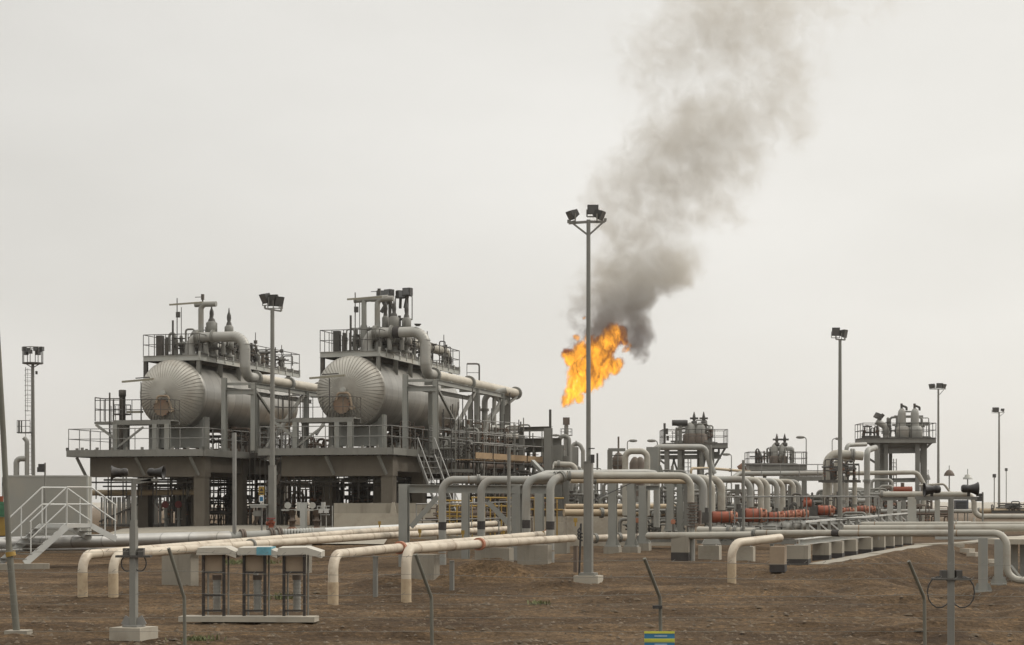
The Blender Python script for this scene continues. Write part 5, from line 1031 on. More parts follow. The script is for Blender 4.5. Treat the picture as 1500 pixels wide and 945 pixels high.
for i, (px, z0, Y, sz, nn, mt, lb) in enumerate(((880, 1., 130, (4.4, 3, 4.2), 26, 'grey_steel', 'grey pipework rising between the tall floodlight and the portal pipe'), (1065, 1., 150, (5.2, 3, 3.6), 26, 'grey_pipe', 'grey pipework behind the second and third arches'), (1110, 1., 155, (5.6, 3, 3.2), 24, 'brown_steel', 'brown pipework under the low valve platform'),
        (1012, 1., 150, (5., 3, 4.6), 24, 'grey_steel', 'grey pipework between the legs of the platform nearest the flare'), (1315, 1., 148, (5.2, 3, 3.2), 24, 'brown_steel', 'brown pipework between the legs of the tall platform'), (1150, .9, 150, (4., 3, 3.4), 22, 'grey_steel', 'grey pipework behind the furthest arches'),
        (1068, .7, 84, (2.0, 1.5, 1.6), 16, 'grey_steel', 'thin grey tubing between the third arch and the gap'), (1190, .8, 118, (3.2, 3, 2.6), 24, 'dark_steel', 'dark tubing and valves in the grey gap between the red runs'))): tangle(lb, P(px, z0, Y), sz, nn, 200+i, mt, (.04, .13), extra=('dark_steel',))
railing('thin far rail above the long header pipe', [P(1088, 4.6, 138), P(1225, 4.6, 140)], .9, 'galvanised', .03, 1.6)
# process block beside the flare
t = thing('process_frame', 'railed steel frame of small vessels near the portal pipe', 'frame', P(905, 1, 120), 0); b = MB()
for px in (893.5, 905): b.bar(P(px, 1, 120), W(px, 659, 120), .28 if px < 900 else .06)
b.bar(W(891, 659, 120), W(916, 659, 120), .2); b.build('leg', 'grey_steel', t); b = MB()
for py in (667, 675, 682): b.cyl(W(897, py, 120), W(916, py, 120), .03, n=5)
b.build('rail', 'dark_steel', t); b = MB(); b.lathe(W(906, 690, 121), UP, [(.3, 0), (.42, .3), (.42, .8), (.2, 1.1), (.06, 1.2), (.06, 2.2)], 14); b.build('vessel', 'brown_steel', t)
for px, lb in ((930, 'upright brown vessel behind the portal pipe'), (938, 'slimmer brown vessel behind the portal pipe')):
    b = MB(); b.lathe(P(px, 1, 122), UP, [(.36, 0), (.36, 4.2), (.2, 4.5), (.08, 4.6)], 14); single('upright_vessel', b, 'brown_steel', lb, 'vessel', 'upright vessels behind the portal pipe')
# ================================================================ floodlight masts and lamps
def flood(label, px, py_base, py_top, Y, r0, r1, heads, arm, braces=(), base=None, stub=None, grp='floodlight masts', mt='grey_steel', head=(.42, .3, .34)):
    bz = zat(py_base, Y); tz = zat(py_top, Y); c = P(px, bz, Y); t = thing('floodlight_mast', label, 'floodlight', c, 0, grp)
    b = MB(); b.cyl(c, V3((c.x, c.y, tz)), r0, r1, 12); b.build('pole', mt, t)
    if stub: b = MB(); b.bar(c, c+UP*stub[1], stub[0]); b.gbox(c+UP*.04, (stub[0]*1.9, stub[0]*1.9, .08)); b.box(c+UP*stub[1], (stub[0]*1.05, stub[0]*1.05, .04)); b.build('lower_post', mt, t)
    if base: b = MB(); b.gbox(c-UP*base[1]/2+UP*.0, (base[0], base[0], base[1])); b.build('footing', 'pale_concrete', t)
    top = V3((c.x, c.y, tz)); k = Y/F
    b = MB()
    for x0, y0, x1, y1 in arm: b.bar(W(px+x0, py_top+y0, Y), W(px+x1, py_top+y1, Y), .07)
    for x0, y0, x1, y1 in braces: b.bar(W(px+x0, py_top+y0, Y), W(px+x1, py_top+y1, Y), .05)
    if b.v: b.build('cross_arm', mt, t)
    for x, y, yaw, tilt, sc in heads:
        hc = W(px+x, py_top+y, Y); ax0 = V3((math.cos(yaw), math.sin(yaw), 0)); fw = V3((-math.sin(yaw), math.cos(yaw), 0)); fwd = (fw*math.cos(tilt)-UP*math.sin(tilt)).normalized(); up = ax0.cross(fwd)
        w_, d_, h_ = [q*sc for q in head]
        b = MB(); q = []
        for s_, m_ in ((1., 0), (.62, -1)):
            for i, j in ((-1, -1), (1, -1), (1, 1), (-1, 1)): q.append(hc+ax0*(i*w_/2*s_)+up*(j*h_/2*s_)+fwd*(m_*d_))
        b.add(q, [(0, 1, 2, 3), (7, 6, 5, 4), (0, 4, 5, 1), (1, 5, 6, 2), (2, 6, 7, 3), (3, 7, 4, 0)])
        for k_ in range(4): b.box(hc-fwd*d_*(.3+.18*k_), (w_*.9*(1-.08*k_), .02, h_*.92*(1-.1*k_)), ax=(ax0, fwd, up))
        lm = b.build('lamp_head', 'lamp_dark', t)
        b = MB(); b.box(hc+fwd*.012, (w_*.86, .02, h_*.84), ax=(ax0, fwd, up)); b.build('lens', 'lamp_lens', t, lm)
        b = MB(); b.bar(hc-fwd*d_*.4-ax0*w_*.52, hc-fwd*d_*.4-ax0*w_*.52-UP*h_*.75, .035); b.bar(hc-fwd*d_*.4+ax0*w_*.52, hc-fwd*d_*.4+ax0*w_*.52-UP*h_*.75, .035); b.bar(hc-fwd*d_*.4-ax0*w_*.52-UP*h_*.75, hc-fwd*d_*.4+ax0*w_*.52-UP*h_*.75, .035); b.build('yoke', mt, t, lm)
    return t
TOA, AWY = math.pi, 0.
Y1 = 55; t = flood('tallest floodlight mast, three lamps on a braced arm, standing before the flame', 862, 843, 322, Y1, .075, .06, [(-27, -6, 2.0, .5, .9), (6.5, -15, math.pi, .15, .9), (20, -6, -2.0, .4, .9)], [(-29, 5, 0, 3), (0, 3, 24, 3), (-29, 5, -29, 0), (24, 3, 25, -2)], [(-22, 6, 0, 23), (21, 4, 0, 23)], (.72, .45), (.24, 3.3), head=(.36, .28, .31))
b = MB(); b.box(W(868, 672, Y1-.1), (.11, .1, .24)); b.bar(W(862, 657, Y1-.1), W(871, 657, Y1-.1), .03); b.build('junction_box', 'lamp_dark', t)
b = MB(); c = W(851, 782, Y1-.2)
for k in range(3): b.tube([c+V3((0, 0, .1*k)), c+V3((-.12, -.05, -.12+.1*k)), c+V3((.05, -.05, -.2+.1*k))], .025, .05, 6)
b.cyl(c+UP*.3, P(848, .2, Y1-.1), .03, n=6); b.build('cable', 'black_rubber', t)
Y2 = 86; flood('floodlight mast with three dark lamps between the two big vessels', 399, 785, 452, Y2, .125, .09, [(-13, -14, 2.3, .5, 1.), (0, -12, 2.9, .3, 1.15), (10, -10, -2.5, .4, 1.)], [(-11, 0, 13, 4), (-11, 0, -11, -5), (13, 4, 13, -3)], (), None, (.28, 3.2), mt='grey_steel', head=(.46, .34, .46))
Y4 = 100; flood('slim floodlight mast with two square lamps behind the red actuators', 1230.5, 775, 497, Y4, .13, .08, [(-6, -11, math.pi, .15, 1.), (8, -8, -2.2, .2, 1.)], [(-6, 0, 7, 1), (-6, 0, -6, -5), (7, 1, 7, -3)], (), None, None, head=(.42, .3, .44))
Y5 = 185; flood('far floodlight mast with an even spread of three lamps by the tall platform', 1374.5, 748, 570, Y5, .14, .09, [(-10, -4, 2.4, .4, 1.3), (2, -5, math.pi, .2, 1.5), (9, -4, -2.4, .4, 1.3)], [(-12, 0, 11, 0)], [(8, 1, 1, 9)], head=(.44, .3, .34))
Y6 = 235; flood('furthest floodlight mast with two small lamps near the picture edge', 1463.5, 746, 604, Y6, .15, .1, [(-5, -3.5, math.pi, .3, 1.8), (7, -3, -2.0, .2, 1.2)], [(-8, 0, 8, 0)], [(7, 1, 1, 6)], head=(.46, .3, .34))
# big mast with basket and ladder on the left
Y3 = 118; t = thing('mast_tower', 'tall lighting mast with a railed lamp basket and a caged ladder behind the cabin', 'floodlight', P(49, 0, Y3), 0)
b = MB(); b.cyl(P(50, 0, Y3), W(48, 533, Y3), .115, .09, 12); b.build('pole', 'grey_steel', t)
b = MB(); c0 = W(48, 532, Y3); b.cyl(c0-UP*.05, c0+UP*.03, .64, n=14); b.rail([c0+V3((.63*math.cos(k*math.pi/4), .63*math.sin(k*math.pi/4), 0)) for k in range(9)], .98, .026, .5, False)
for s_ in (-1, 1): b.bar(c0+V3((.5*s_, 0, 0)), W(48, 539, Y3), .05)
b.build('basket', 'dark_steel', t)
for i, (px, py, yaw) in enumerate(((35.5, 511, 2.2), (40, 513, 2.7), (44, 515, 3.1), (52, 511, -2.7), (57, 513, -2.4), (61, 511, -2.), (38, 517, 2.5), (56, 517, -2.4))):
    b = MB(); hc = W(px, py, Y3); b.box(hc, (.25, .22, .26), yaw); lm = b.build('lamp_head', 'lamp_dark', t)
    b = MB(); b.box(hc+V3((-math.sin(yaw)*.115, math.cos(yaw)*.115, 0)), (.2, .02, .2), yaw); b.build('lens', 'lamp_lens', t, lm)
b = MB()
for px in (37.5, 46): b.cyl(W(px, 695, Y3), W(px, 538, Y3), .022, n=5)
for px in (37.5, 40.5): b.cyl(W(px, 603, Y3-.3), W(px, 540, Y3-.3), .014, n=4)
for k in range(26): b.cyl(W(43 if k > 11 else 38, 541+k*6.1, Y3), W(46.5, 541+k*6.1, Y3), .013, n=4)
for k in range(9):
    z = zat(543+k*7.4, Y3); c = P(41.5, z, Y3-.2)
    for q in range(6): a0, a1 = math.pi+q*math.pi/6, math.pi+(q+1)*math.pi/6; b.cyl(c+V3((.2*math.cos(a0), .45*math.sin(a0), 0)), c+V3((.2*math.cos(a1), .45*math.sin(a1), 0)), .014, n=4, caps=False)
b.build('ladder', 'galvanised', t)
b = MB(); b.box(W(36.5, 634, Y3), (.85, .7, .06)); p_ = W(27, 634, Y3); b.rail([p_+V3((0, -.3, 0)), W(46, 634, Y3)+V3((0, -.3, 0))], .75, .02, .25); b.rail([p_+V3((0, -.3, 0)), p_+V3((0, .3, 0))], .75, .02, .3); b.bar(W(27.5, 616, Y3-.3), W(27.5, 635, Y3-.3), .06); b.bar(W(31.5, 616, Y3-.3), W(31.5, 635, Y3-.3), .06); b.build('rest_platform', 'dark_steel', t)
b = MB(); b.box(W(53.5, 546, Y3), (.12, .12, .2)); b.build('junction_box', 'dark_steel', t)
# street lamps with bent arms
for px, py0, arm, Y, lb in ((919, 648, 8, 210, 'small bent arm street lamp above the portal pipe'), (963, 648, -9, 200, 'small bent arm street lamp just short of the first valve platform'), (1071.5, 668, -8, 215, 'small street lamp low past the first valve platform'),
        (1181, 643, -9, 205, 'small street lamp standing at the end of the low platform'), (1219, 645, 9, 230, 'small street lamp beside the bundle of elbows'), (820, 640, -6, 230, 'small street lamp hidden against the gantry')):
    t = thing('street_lamp', lb, 'street lamp', P(px, 1, Y), 0, 'small street lamps'); b = MB(); b.tube([P(px, 1, Y), W(px, py0-2, Y), W(px+arm*.8, py0-3, Y)], .055, .45, 8); b.build('pole', 'galvanised', t)
    b = MB(); c = W(px+arm, py0-2.3, Y); b.lathe(c-V3((.45, 0, 0)), (1, 0, 0), [(.04, 0), (.14, .15), (.17, .5), (.12, .85), (.03, .95)], 10); b.build('lamp_head', 'grey_steel', t)
# mushroom lamps
for px, pyc, Y, r, mt, lb in ((1390.5, 694, 150, .42, 'brown_steel', 'dark umbrella shaped lamp on a pole with a spike'), (1417.5, 699, 150, .38, 'pale_steel', 'pale stepped lamp shade on a pole with a spike'), (1359.5, 700, 165, .2, 'grey_steel', 'little round beacon with a spike by the tall platform leg')):
    t = thing('beacon_lamp', lb, 'lamp', P(px, .8, Y), 0, 'spiked lamps on poles'); b = MB(); b.cyl(P(px, .8, Y), W(px, pyc, Y), .05, n=8); b.cyl(W(px, pyc-3, Y), W(px, pyc-12, Y), .03, n=6); b.build('pole', 'grey_steel', t)
    b = MB(); c = W(px, pyc, Y); b.lathe(c-UP*.12, UP, [(r, -.05), (r, .02), (r*.85, .17), (r*.5, .36), (r*.12, .44)] if mt != 'pale_steel' else [(r, -.05), (r*.95, .1), (r*.65, .13), (r*.6, .3), (r*.1, .34)], 16); b.build('shade', mt, t)
for px, py0, py1, Y, r, lb in ((1456.5, 697, 742, 260, .07, 'thin pole with a dark knob beside the furthest floodlight'), (1474, 688, 742, 420, .09, 'very faint thin mast beyond the furthest floodlight')):
    t = thing('thin_mast', lb, 'mast', P(px, .5, Y), 0); b = MB(); b.cyl(P(px, .5, Y), W(px, py0, Y), r, n=6); b.build('pole', 'grey_steel', t); b = MB(); b.box(W(px, py0, Y), (r*6, r*4, r*7)); b.build('knob', 'lamp_dark', t)
for px, py0, Y, bz, lb, sd_ in ((1439.5, 725, 92, 1, 'thin camera post between horn and picture edge', -5), (66, 682, 84, 1.2, 'thin camera post on the roof of the grey cabin', -5), (4, 703, 96, 1., 'little camera on a side arm at the picture edge', 5)):
    t = thing('camera_post', lb, 'camera', P(px, bz, Y), 0, 'camera posts'); b = MB(); b.cyl(P(px, bz, Y), W(px, py0-4, Y), .045, n=6); b.bar(W(px, py0+1, Y), W(px+sd_, py0+3, Y), .05); b.build('post', 'grey_steel', t)
    b = MB(); b.box(W(px+sd_, py0, Y), (.26, .2, .14)); b.box(W(px+sd_-1, py0+6, Y), (.3, .2, .22)); b.build('camera', 'lamp_dark', t)
# ================================================================ foreground pipes
gc = 'cream pipes coming out of the earth'
pipe('first cream pipe at the near corner, furthest from the canopied stands', [P(121, GZ(121, 48)-.2, 48), W(121, 813, 48), W(340, 795, 57.5), W(560, 777, 70), W(728, 766.5, 85)], .245, 'cream_pipe', [(3, .985)], .42, gc, n=18)
pipe('second cream pipe beside it, nearer the canopied stands', [P(166, GZ(166, 48)-.2, 48), W(166, 813, 48), W(380, 797, 57), W(560, 785, 67.5), W(742, 775, 82)], .245, 'cream_pipe', [(1, .93)], .42, gc, n=18)
pipe('cream pipe just past the stands, turning away under an orange flange', [P(488, GZ(488, 45)-.2, 45), W(488, 813, 45), W(600, 801, 51.6), W(806, 782, 66)], .245, 'cream_pipe', [(1, .86), (2, .98)], .42, gc, fl_mat='orange_paint', n=18)
pipe('cream pipe with the big orange flange, closest to the tall floodlight', [P(595, GZ(595, 46.5)-.2, 46.5), W(595, 805, 46.5), W(703, 797, 53.2), W(840, 788.5, 63.7)], .25, 'cream_pipe', [(1, .985)], .42, gc, fl_mat='orange_paint', n=18)
t = pipe('flanged pipe pieces between tall floodlight and rack columns', [W(862, 789, 80), W(953, 786, 82)], .3, 'cream_pipe', [(0, .1), (0, .48), (0, .93)], None, None, n=16)
for px, py, Y, lb in ((733, 797, 84, 'flange wheel standing past the end of the upper cream pipe'), ):
    b = MB(); c = W(762, 770, 84); b.ring(c, AWAY, .33, .12, 18); b.ring(c+AWAY*.18, AWAY, .33, .12, 18); b.cyl(c, c+AWAY*.8, .2, n=12); single('pipe_stub', b, 'pale_pipe', lb, 'pipe stub')
for (px, Y, zt_) in ((121, 48, .72), (166, 48, .70), (488, 45, .60), (595, 46.5, .62), (1072, 54, .78)):
    pp = [o for o in bpy.data.objects if o.name.startswith('pipe') and o.parent is None and o.get('group') == gc and abs(o.location.x-P(px, 0, Y).x) < .2][0]
    b = MB(); b.cyl(P(px, GZ(px, Y)-.1, Y), P(px, zt_, Y), .1285, n=18); b.build('wrap', 'pipe_wrap', pp)
for o in [o for o in bpy.data.objects if o.parent is None and o.get('group') in (gc, gb, gw)]:
    run = [c for c in o.children if c.name.startswith('run')][0]; M = INV[o.name].inverted(); vs_ = run.data.vertices; nn = 18 if o['group'] != gb else 16
    if o['group'] == gw: nn = {0: 18}.get(0) if len(vs_) % 18 == 0 else (16 if len(vs_) % 16 == 0 else 14)
    b = MB(); rings = [sum((M @ vs_[i*nn+k].co for k in range(nn)), V3())/nn for i in range(len(vs_)//nn)][:-2]; rad = (M @ vs_[0].co-rings[0]).length
    for p, q in zip(rings, rings[1:]):
        L_ = (q-p).length
        if L_ > 2.2:
            d = (q-p).normalized()
            for k in range(int(L_/3.1)+1): c = p+d*min(L_*.96, .5+3.1*k); b.cyl(c-d*.018, c+d*.018, rad+.004, n=16, caps=False)
    if b.v: b.build('weld_seam', 'weld', o)
# silver clad pipe and its flanged continuation
t = pipe('fat silver clad pipe running under the steel stile', [W(-60, 798, 73), W(335, 787, 80)], .52, 'silver_cladding', [], None, None, n=22)
t = pipe('flanged grey continuation of the silver pipe behind the stands', [W(335, 787, 80), W(475, 780, 82)], .44, 'grey_pipe', [(0, .14), (0, .44), (0, .52)], None, None, fl_mat='brown_steel', n=18)
b = MB()
for k in range(12): c = W(410+k*4.4, 783.3-k*.22, 81.1); b.ring(c, (1, .15, 0), .235, .05, 16)
b.build('wrap_band', 'pale_steel', t)
pipe('white pipe with a bright top running on beside the upper cream pipe', [W(473, 779, 82), W(560, 775, 83.5), W(650, 771, 86)], .34, 'white_paint')
pipe('thin grey conduit along the foot of the silver pipe', [W(-40, 807, 72.5), W(200, 803, 76)], .10, 'galvanised')
gs = 'concrete piers under the cream pipes'
for px, pyb, Y, wpx, zt, lb in ((264, 840, 55.5, 46, 1.10, 'broad pier under the two cream pipes by the canopied stands'), (437, 816, 68, 34, 1.35, 'pier under the two cream pipes past the stands'), (618, 830, 55.5, 46, 1.0, 'pier under the orange flanged pipes by the bent fence post'),
        (724, 830, 59.5, 52, 1.10, 'pier half buried by the dark earth mound'), (783, 823, 63, 46, 1.12, 'pier nearest the tall floodlight under the cream pipes'), (672, 812, 74, 28, 1.25, 'small pier under the upper cream pipes behind the orange flange'), (818, 800, 76, 30, 1.2, 'small pier behind the tall floodlight')):
    z0 = min(zat(pyb, Y), GZ(px, Y)); pier(lb, P(px, z0, Y), (wpx*Y/F, .55, 1), z0, zt, gs, 'concrete')
for px, py0, Y, lb in ((550, 815, 50, 'grey marker stake behind the cream pipe past the stands'), (662, 822, 52, 'grey marker stake between pier and earth mound'), (375, 812, 53, 'grey marker stake behind the middle stand'), (843, 800, 58, 'dark cable post beside the tall floodlight')):
    b = MB(); b.bar(P(px, GZ(px, Y)-.1, Y), W(px, py0, Y), .11); b.box(W(px, py0, Y), (.13, .13, .03)); single('stake', b, 'grey_steel' if px < 800 else 'brown_steel', lb, 'stake', 'stakes among the cream pipes')
for px, py, Y, lb in ((556, 766, 82, 'yellow tag post on the white pipe'), (615, 778, 68, 'yellow clamp on the cream pipe by the portal leg'), (678, 780, 66, 'yellow clamp on the cream pipe between banded risers'), (738, 780, 80, 'yellow clamp at the end of the upper cream pipe'), (795, 781, 65, 'orange clamp by the flange near the tall floodlight'), (843, 762, 62, 'yellow tag on the cable post')):
    b = MB(); b.box(W(px, py, Y-.2), (.12, .05, .14)); b.cyl(W(px, py-2, Y-.2), W(px, py+9, Y-.2), .03, n=6); single('clamp', b, 'yellow_paint', lb, 'clamp', 'yellow clamps and tags on the pipes')
# ---- steel stile over the silver pipe
t = thing('stile', 'white painted steel stile with stairs both ways over the silver pipe', 'stile', P(90, .0, 74), 0)
fd = V3((-.72, -.69, 0)); wd = V3((-.78, .62, 0)); zl = zat(767, 74); o0 = P(98, 0, 73.7); o1 = P(134, 0, 74.5); wv = wd*1.55
zg0 = .2
fa = o0+V3((-1.42, -.85, 0)); fb = o1+V3((.85, .55, 0)); zb2 = zat(790, 75)
b = MB(); q = [o0, o1, o1+wv, o0+wv]; b.add([p+UP*zl for p in q]+[p+UP*(zl-.16) for p in q], [(0, 1, 2, 3), (7, 6, 5, 4), (0, 4, 5, 1), (1, 5, 6, 2), (2, 6, 7, 3), (3, 7, 4, 0)]); b.build('landing', 'white_paint', t)
for s_ in (V3((0, 0, 0)), wv):
    b = MB(); b.bar(o0+s_+UP*(zl-.1), fa+s_+UP*zg0, .06, .26); b.bar(o1+s_+UP*(zl-.1), fb+s_+UP*zb2, .06, .22); b.build('stringer', 'white_paint', t)
    b = MB(); H1 = 1.42
    for hh in (H1, H1*.53):
        b.tube([fa.lerp(o0, .12)+s_+UP*(zg0+.12*(zl-zg0)+hh), o0+s_+UP*(zl+hh), o1+s_+UP*(zl+hh), fb+s_+UP*(zb2+hh*.95)], .032, .1, 8)
    b.build('handrail', 'white_paint', t)
    b = MB()
    for p, z in ((o0, zl), (o1, zl), (fa.lerp(o0, .5), (zl+zg0)/2), (fa.lerp(o0, .14), zg0+.14*(zl-zg0)), (o1.lerp(fb, .55), zl+(zb2-zl)*.55), (o1.lerp(fb, .97), zb2)): b.cyl(p+s_+UP*(z-.1), p+s_+UP*(z+H1), .03, n=6)
    b.build('post', 'white_paint', t)
b = MB()
for k in range(1, 8): p = o0.lerp(fa, k/8); z = zl+(zg0-zl)*k/8; q = [p, p+fd*.24, p+fd*.24+wv, p+wv]; b.add([x+UP*z for x in q]+[x+UP*(z-.035) for x in q], [(0, 1, 2, 3), (7, 6, 5, 4), (0, 4, 5, 1), (1, 5, 6, 2), (2, 6, 7, 3), (3, 7, 4, 0)])
for k in range(1, 4): p = o1.lerp(fb, k/4); z = zl+(zb2-zl)*k/4; q = [p, p-fd*.24, p-fd*.24+wv, p+wv]; b.add([x+UP*z for x in q]+[x+UP*(z-.035) for x in q], [(0, 1, 2, 3), (7, 6, 5, 4), (0, 4, 5, 1), (1, 5, 6, 2), (2, 6, 7, 3), (3, 7, 4, 0)])
b.build('tread', 'grey_steel', t)
b = MB(); b.slab(P(-30, 0, 72.4), P(72, 0, 72.9), -.1, .20, .6); single('kerb', b, 'concrete', 'low concrete kerb at the foot of the stile', 'kerb')
# ---- cabin, grey bent pipes, green drum
t = thing('cabin', 'plain grey box cabin behind the stile', 'cabin', P(73, .3, 86.5), 0); zc0, zc1 = .3, zat(697, 86); c = P(73, 0, 87.6)
b = MB(); b.box(V3((c.x, c.y, (zc0+zc1)/2)), (3.62, 2.2, zc1-zc0), R(8)); b.build('shell', 'cabin', t)
b = MB()
e = V3((math.cos(R(8)), math.sin(R(8)), 0)); n_ = V3((math.sin(R(8)), -math.cos(R(8)), 0))
for s_ in (-1, 1): b.bar(V3((c.x, c.y, zc0))+e*1.80*s_+n_*1.09, V3((c.x, c.y, zc1))+e*1.80*s_+n_*1.09, .07)
b.bar(V3((c.x, c.y, zc1))+e*1.83+n_*1.09, V3((c.x, c.y, zc1))-e*1.83+n_*1.09, .06); b.build('corner_trim', 'pale_steel', t)
b = MB(); b.box(V3((c.x, c.y, zc0-.15)), (3.4, 2.0, .3), R(8)); b.build('plinth', 'concrete', t)
pipe('grey pipe bent over like a hook behind the cabin', [P(24, 1, 100), W(24, 672, 100), W(38, 672, 100)], .30, 'grey_pipe', [], .3)
pipe('upright grey pipe with a slanted mouth behind the cabin', [P(39.5, 1, 100), W(39.5, 646, 100), W(35, 641, 100)], .24, 'grey_pipe', [], .2)
t = thing('chemical_drum', 'green drum on a yellow stand at the picture edge', 'drum', P(2, .6, 92), 0); b = MB(); b.cyl(W(2, 757, 92), W(2, 735, 92), .42, n=16)
for k in range(3): b.ring(W(2, 738+k*8, 92), UP, .44, .04, 16)
b.build('body', 'green_paint', t); b = MB(); b.box(W(3, 771, 92), (.8, .6, .9)); b.build('stand', 'yellow_paint', t); b = MB(); b.cyl(W(2, 735, 92), W(2, 727, 92), .1, n=8); b.build('cap', 'red_paint', t)
# ---- three canopied stands on one slab
Ys = 39.2
b = MB(); b.slab(P(266, 0, Ys+.1), P(464, 0, Ys-.1), .02, .13, .55); b.v = [p+UP*(ground_z(-5.5, Ys, False)) for p in b.v]; slab_o = single('plinth', b, 'pale_concrete', 'long low concrete plinth under the three canopied stands', 'plinth')
gst = 'canopied stands on the concrete plinth'
for i, (x0, x1, lb) in enumerate(((298, 328, 'canopied stand with a plain pale roof, at the weed end of the plinth'), (357.5, 388, 'middle canopied stand, roof wrapped with blue film'), (416, 446, 'canopied stand at the bare end of the plinth, roof drooping to one side'))):
    Y = Ys; k = Y/F; zb = zat(906, Y); zt = zat(811, Y); xa, xb = P(x0, 0, Y).x, P(x1, 0, Y).x; c = V3(((xa+xb)/2, Y, zb)); t = thing('canopied_stand', lb, 'instrument stand', c, 0, gst)
    for x in (xa, xb): b = MB(); b.bar(V3((x, Y, zb)), V3((x, Y, zt)), .05); b.build('leg', 'stand_black', t); b = MB(); b.bar(V3((x+.03, Y+.42, zb)), V3((x+.03, Y+.42, zt)), .03); b.build('leg', 'grey_steel', t)
    b = MB()
    for py in (838.5, 872, 894.5): b.bar(V3((xa, Y, zat(py, Y))), V3((xb, Y, zat(py, Y))), .04)
    b.build('rung', 'stand_black', t)
    b = MB(); b.box(V3((c.x, Y+.2, zat(824.5, Y))), (xb-xa-.05, .3, .37)); b.build('box', 'weathered_box', t)
    b = MB()
    for k2 in range(18): b.ring(V3((c.x+.03, Y+.25, zat(896-k2*2.7, Y))), UP, .085 if k2 % 2 else .075, .04, 12)
    b.build('conduit', 'grey_pipe', t); b = MB(); b.cyl(V3((c.x+.03, Y+.25, zat(850, Y))), V3((c.x+.03, Y+.25, zat(843, Y))), .1, n=12); b.build('gland', 'brown_steel', t)
    rz = zat(812, Y); hl, hr = xa-.13, xb+(.36 if i == 2 else .27)
    sec = [(hl, .0), (hl+.03, .135), (xb+.06, .145), (hr, .05), (hr, -.075), (xb+.06, .0), (hl+.03, -.015)]
    b = MB(); q0 = [V3((x, Y-.14, rz+z)) for x, z in sec]; q1 = [V3((x, Y+.62, rz+z+.02)) for x, z in sec]; m_ = len(sec)
    b.add(q0+q1, [tuple(range(m_)), tuple(range(2*m_-1, m_-1, -1))]+[(j, m_+j, m_+(j+1) % m_, (j+1) % m_) for j in range(m_)]); rf = b.build('canopy', 'canopy_paint', t)
    if i == 1:
        b = MB(); b.box(V3((xb+.0, Y+.22, rz+.066)), (.30, .79, .168)); b.build('film', 'blue_wrap', t, rf)
# ---- horn posts
def hornpost(label, px, py_arm, Y, zb, horns, base, ring):
    t = thing('horn_post', label, 'loudspeaker post', P(px, zb, Y), 0, 'loudspeaker posts'); za = zat(py_arm, Y)
    zm = zb+(za-zb)*.68
    b = MB(); b.bar(P(px, zb, Y), P(px, zm, Y), .115); b.bar(P(px, zm, Y), P(px, zm+.12, Y), .095); b.cyl(P(px, zm+.1, Y), P(px, za, Y), .05, .045, 12); b.build('post', 'grey_steel', t)
    b = MB()
    for x0, y0, x1, y1 in ring['arm']: b.bar(W(x0, y0, Y), W(x1, y1, Y), .05, .05)
    b.build('cross_arm', 'grey_steel', t)
    for hx, hy, d in horns:
        c = W(hx, hy, Y-.02); b = MB(); ax = V3((d, ring.get('face', -.25), -.03)); s_ = Y/31*.68
        b.lathe(c-ax.normalized()*.16*s_, ax, [(.07*s_, -.02), (.095*s_, 0), (.10*s_, .09*s_), (.085*s_, .12*s_), (.09*s_, .16*s_), (.115*s_, .26*s_), (.15*s_, .33*s_), (.172*s_, .36*s_), (.168*s_, .365*s_), (.13*s_, .33*s_), (.06*s_, .2*s_), (.01, .16*s_)], 24); h = b.build('horn', 'horn_black', t)
        b = MB(); b.bar(c-UP*.02+V3((0, .05, 0)), V3((c.x, c.y+.05, za+.02)), .05); b.build('bracket', 'dark_steel', t, h)
    zc = zat(ring['y'], Y); b = MB(); b.box(P(px, zc, Y), (.62, .2, .04)); b.box(P(px-11, zc+.07, Y), (.1, .14, .15)); b.box(P(px+11, zc+.07, Y), (.1, .14, .15)); b.build('clamp_plate', 'dark_steel', t)
    b = MB()
    for s_ in (-1, 1):
        rg = ring.get('r', 1.); c = P(px+s_*17*rg, zc-.22*rg, Y-.02)
        for k in range(14): a0, a1 = 2*math.pi*k/14, 2*math.pi*(k+1)/14; b.cyl(c+V3((.2*rg*math.cos(a0), 0, .26*rg*math.sin(a0))), c+V3((.2*rg*math.cos(a1), .0, .26*rg*math.sin(a1))), .012, n=5, caps=False)
    b.build('cable', 'black_rubber', t)
    if base: b = MB(); b.box(P(px, zb-.17, Y), (.62, .62, .42), R(-20)); b.build('footing', 'pale_concrete', t); b = MB(); b.box(P(px, zb+.06, Y), (.3, .3, .03), R(-20)); [b.bar(P(px, zb+.05, Y)+V3((sx*.14, 0, 0)), P(px, zb+.2, Y)+V3((sx*.06, 0, 0)), .02, .2) for sx in (-1, 1)]; b.build('base_plate', 'galvanised', t)
    return t
hornpost('loudspeaker post on a concrete block near the canopied stands', 196, 701, 33.6, .22, [(176, 692, -1), (228, 692, 1)], True, dict(arm=[(168, 703, 232, 703), (196, 708, 222, 703)], face=-.12, y=815, r=.55))
hornpost('loudspeaker post before the slope, horns facing both ways', 1393, 729, 31.5, -.2, [(1366, 717, -1), (1420, 716, 1)], False, dict(arm=[(1340, 729, 1431, 730)], face=-.02, y=848))
# ---- pole at the very edge
t = thing('edge_pole', 'dark slim pole leaning at the picture edge with a yellow band', 'pole', P(24, .1, 35), 0); b = MB(); b.cyl(P(25, .0, 35), W(13, 800, 35), .065, .06, 12); b.tube([W(13, 800, 35), W(5, 640, 35), W(-4, 490, 35), W(-22, 250, 35)], .052, 0, 10); b.build('pole', 'fence_steel', t)
b = MB(); b.cyl(W(16.5, 815, 35), W(15, 808, 35), .092, n=12); b.build('band', 'yellow_paint', t); b = MB(); b.box(P(27, .03, 35), (.42, .42, .16)); b.build('footing', 'concrete', t)
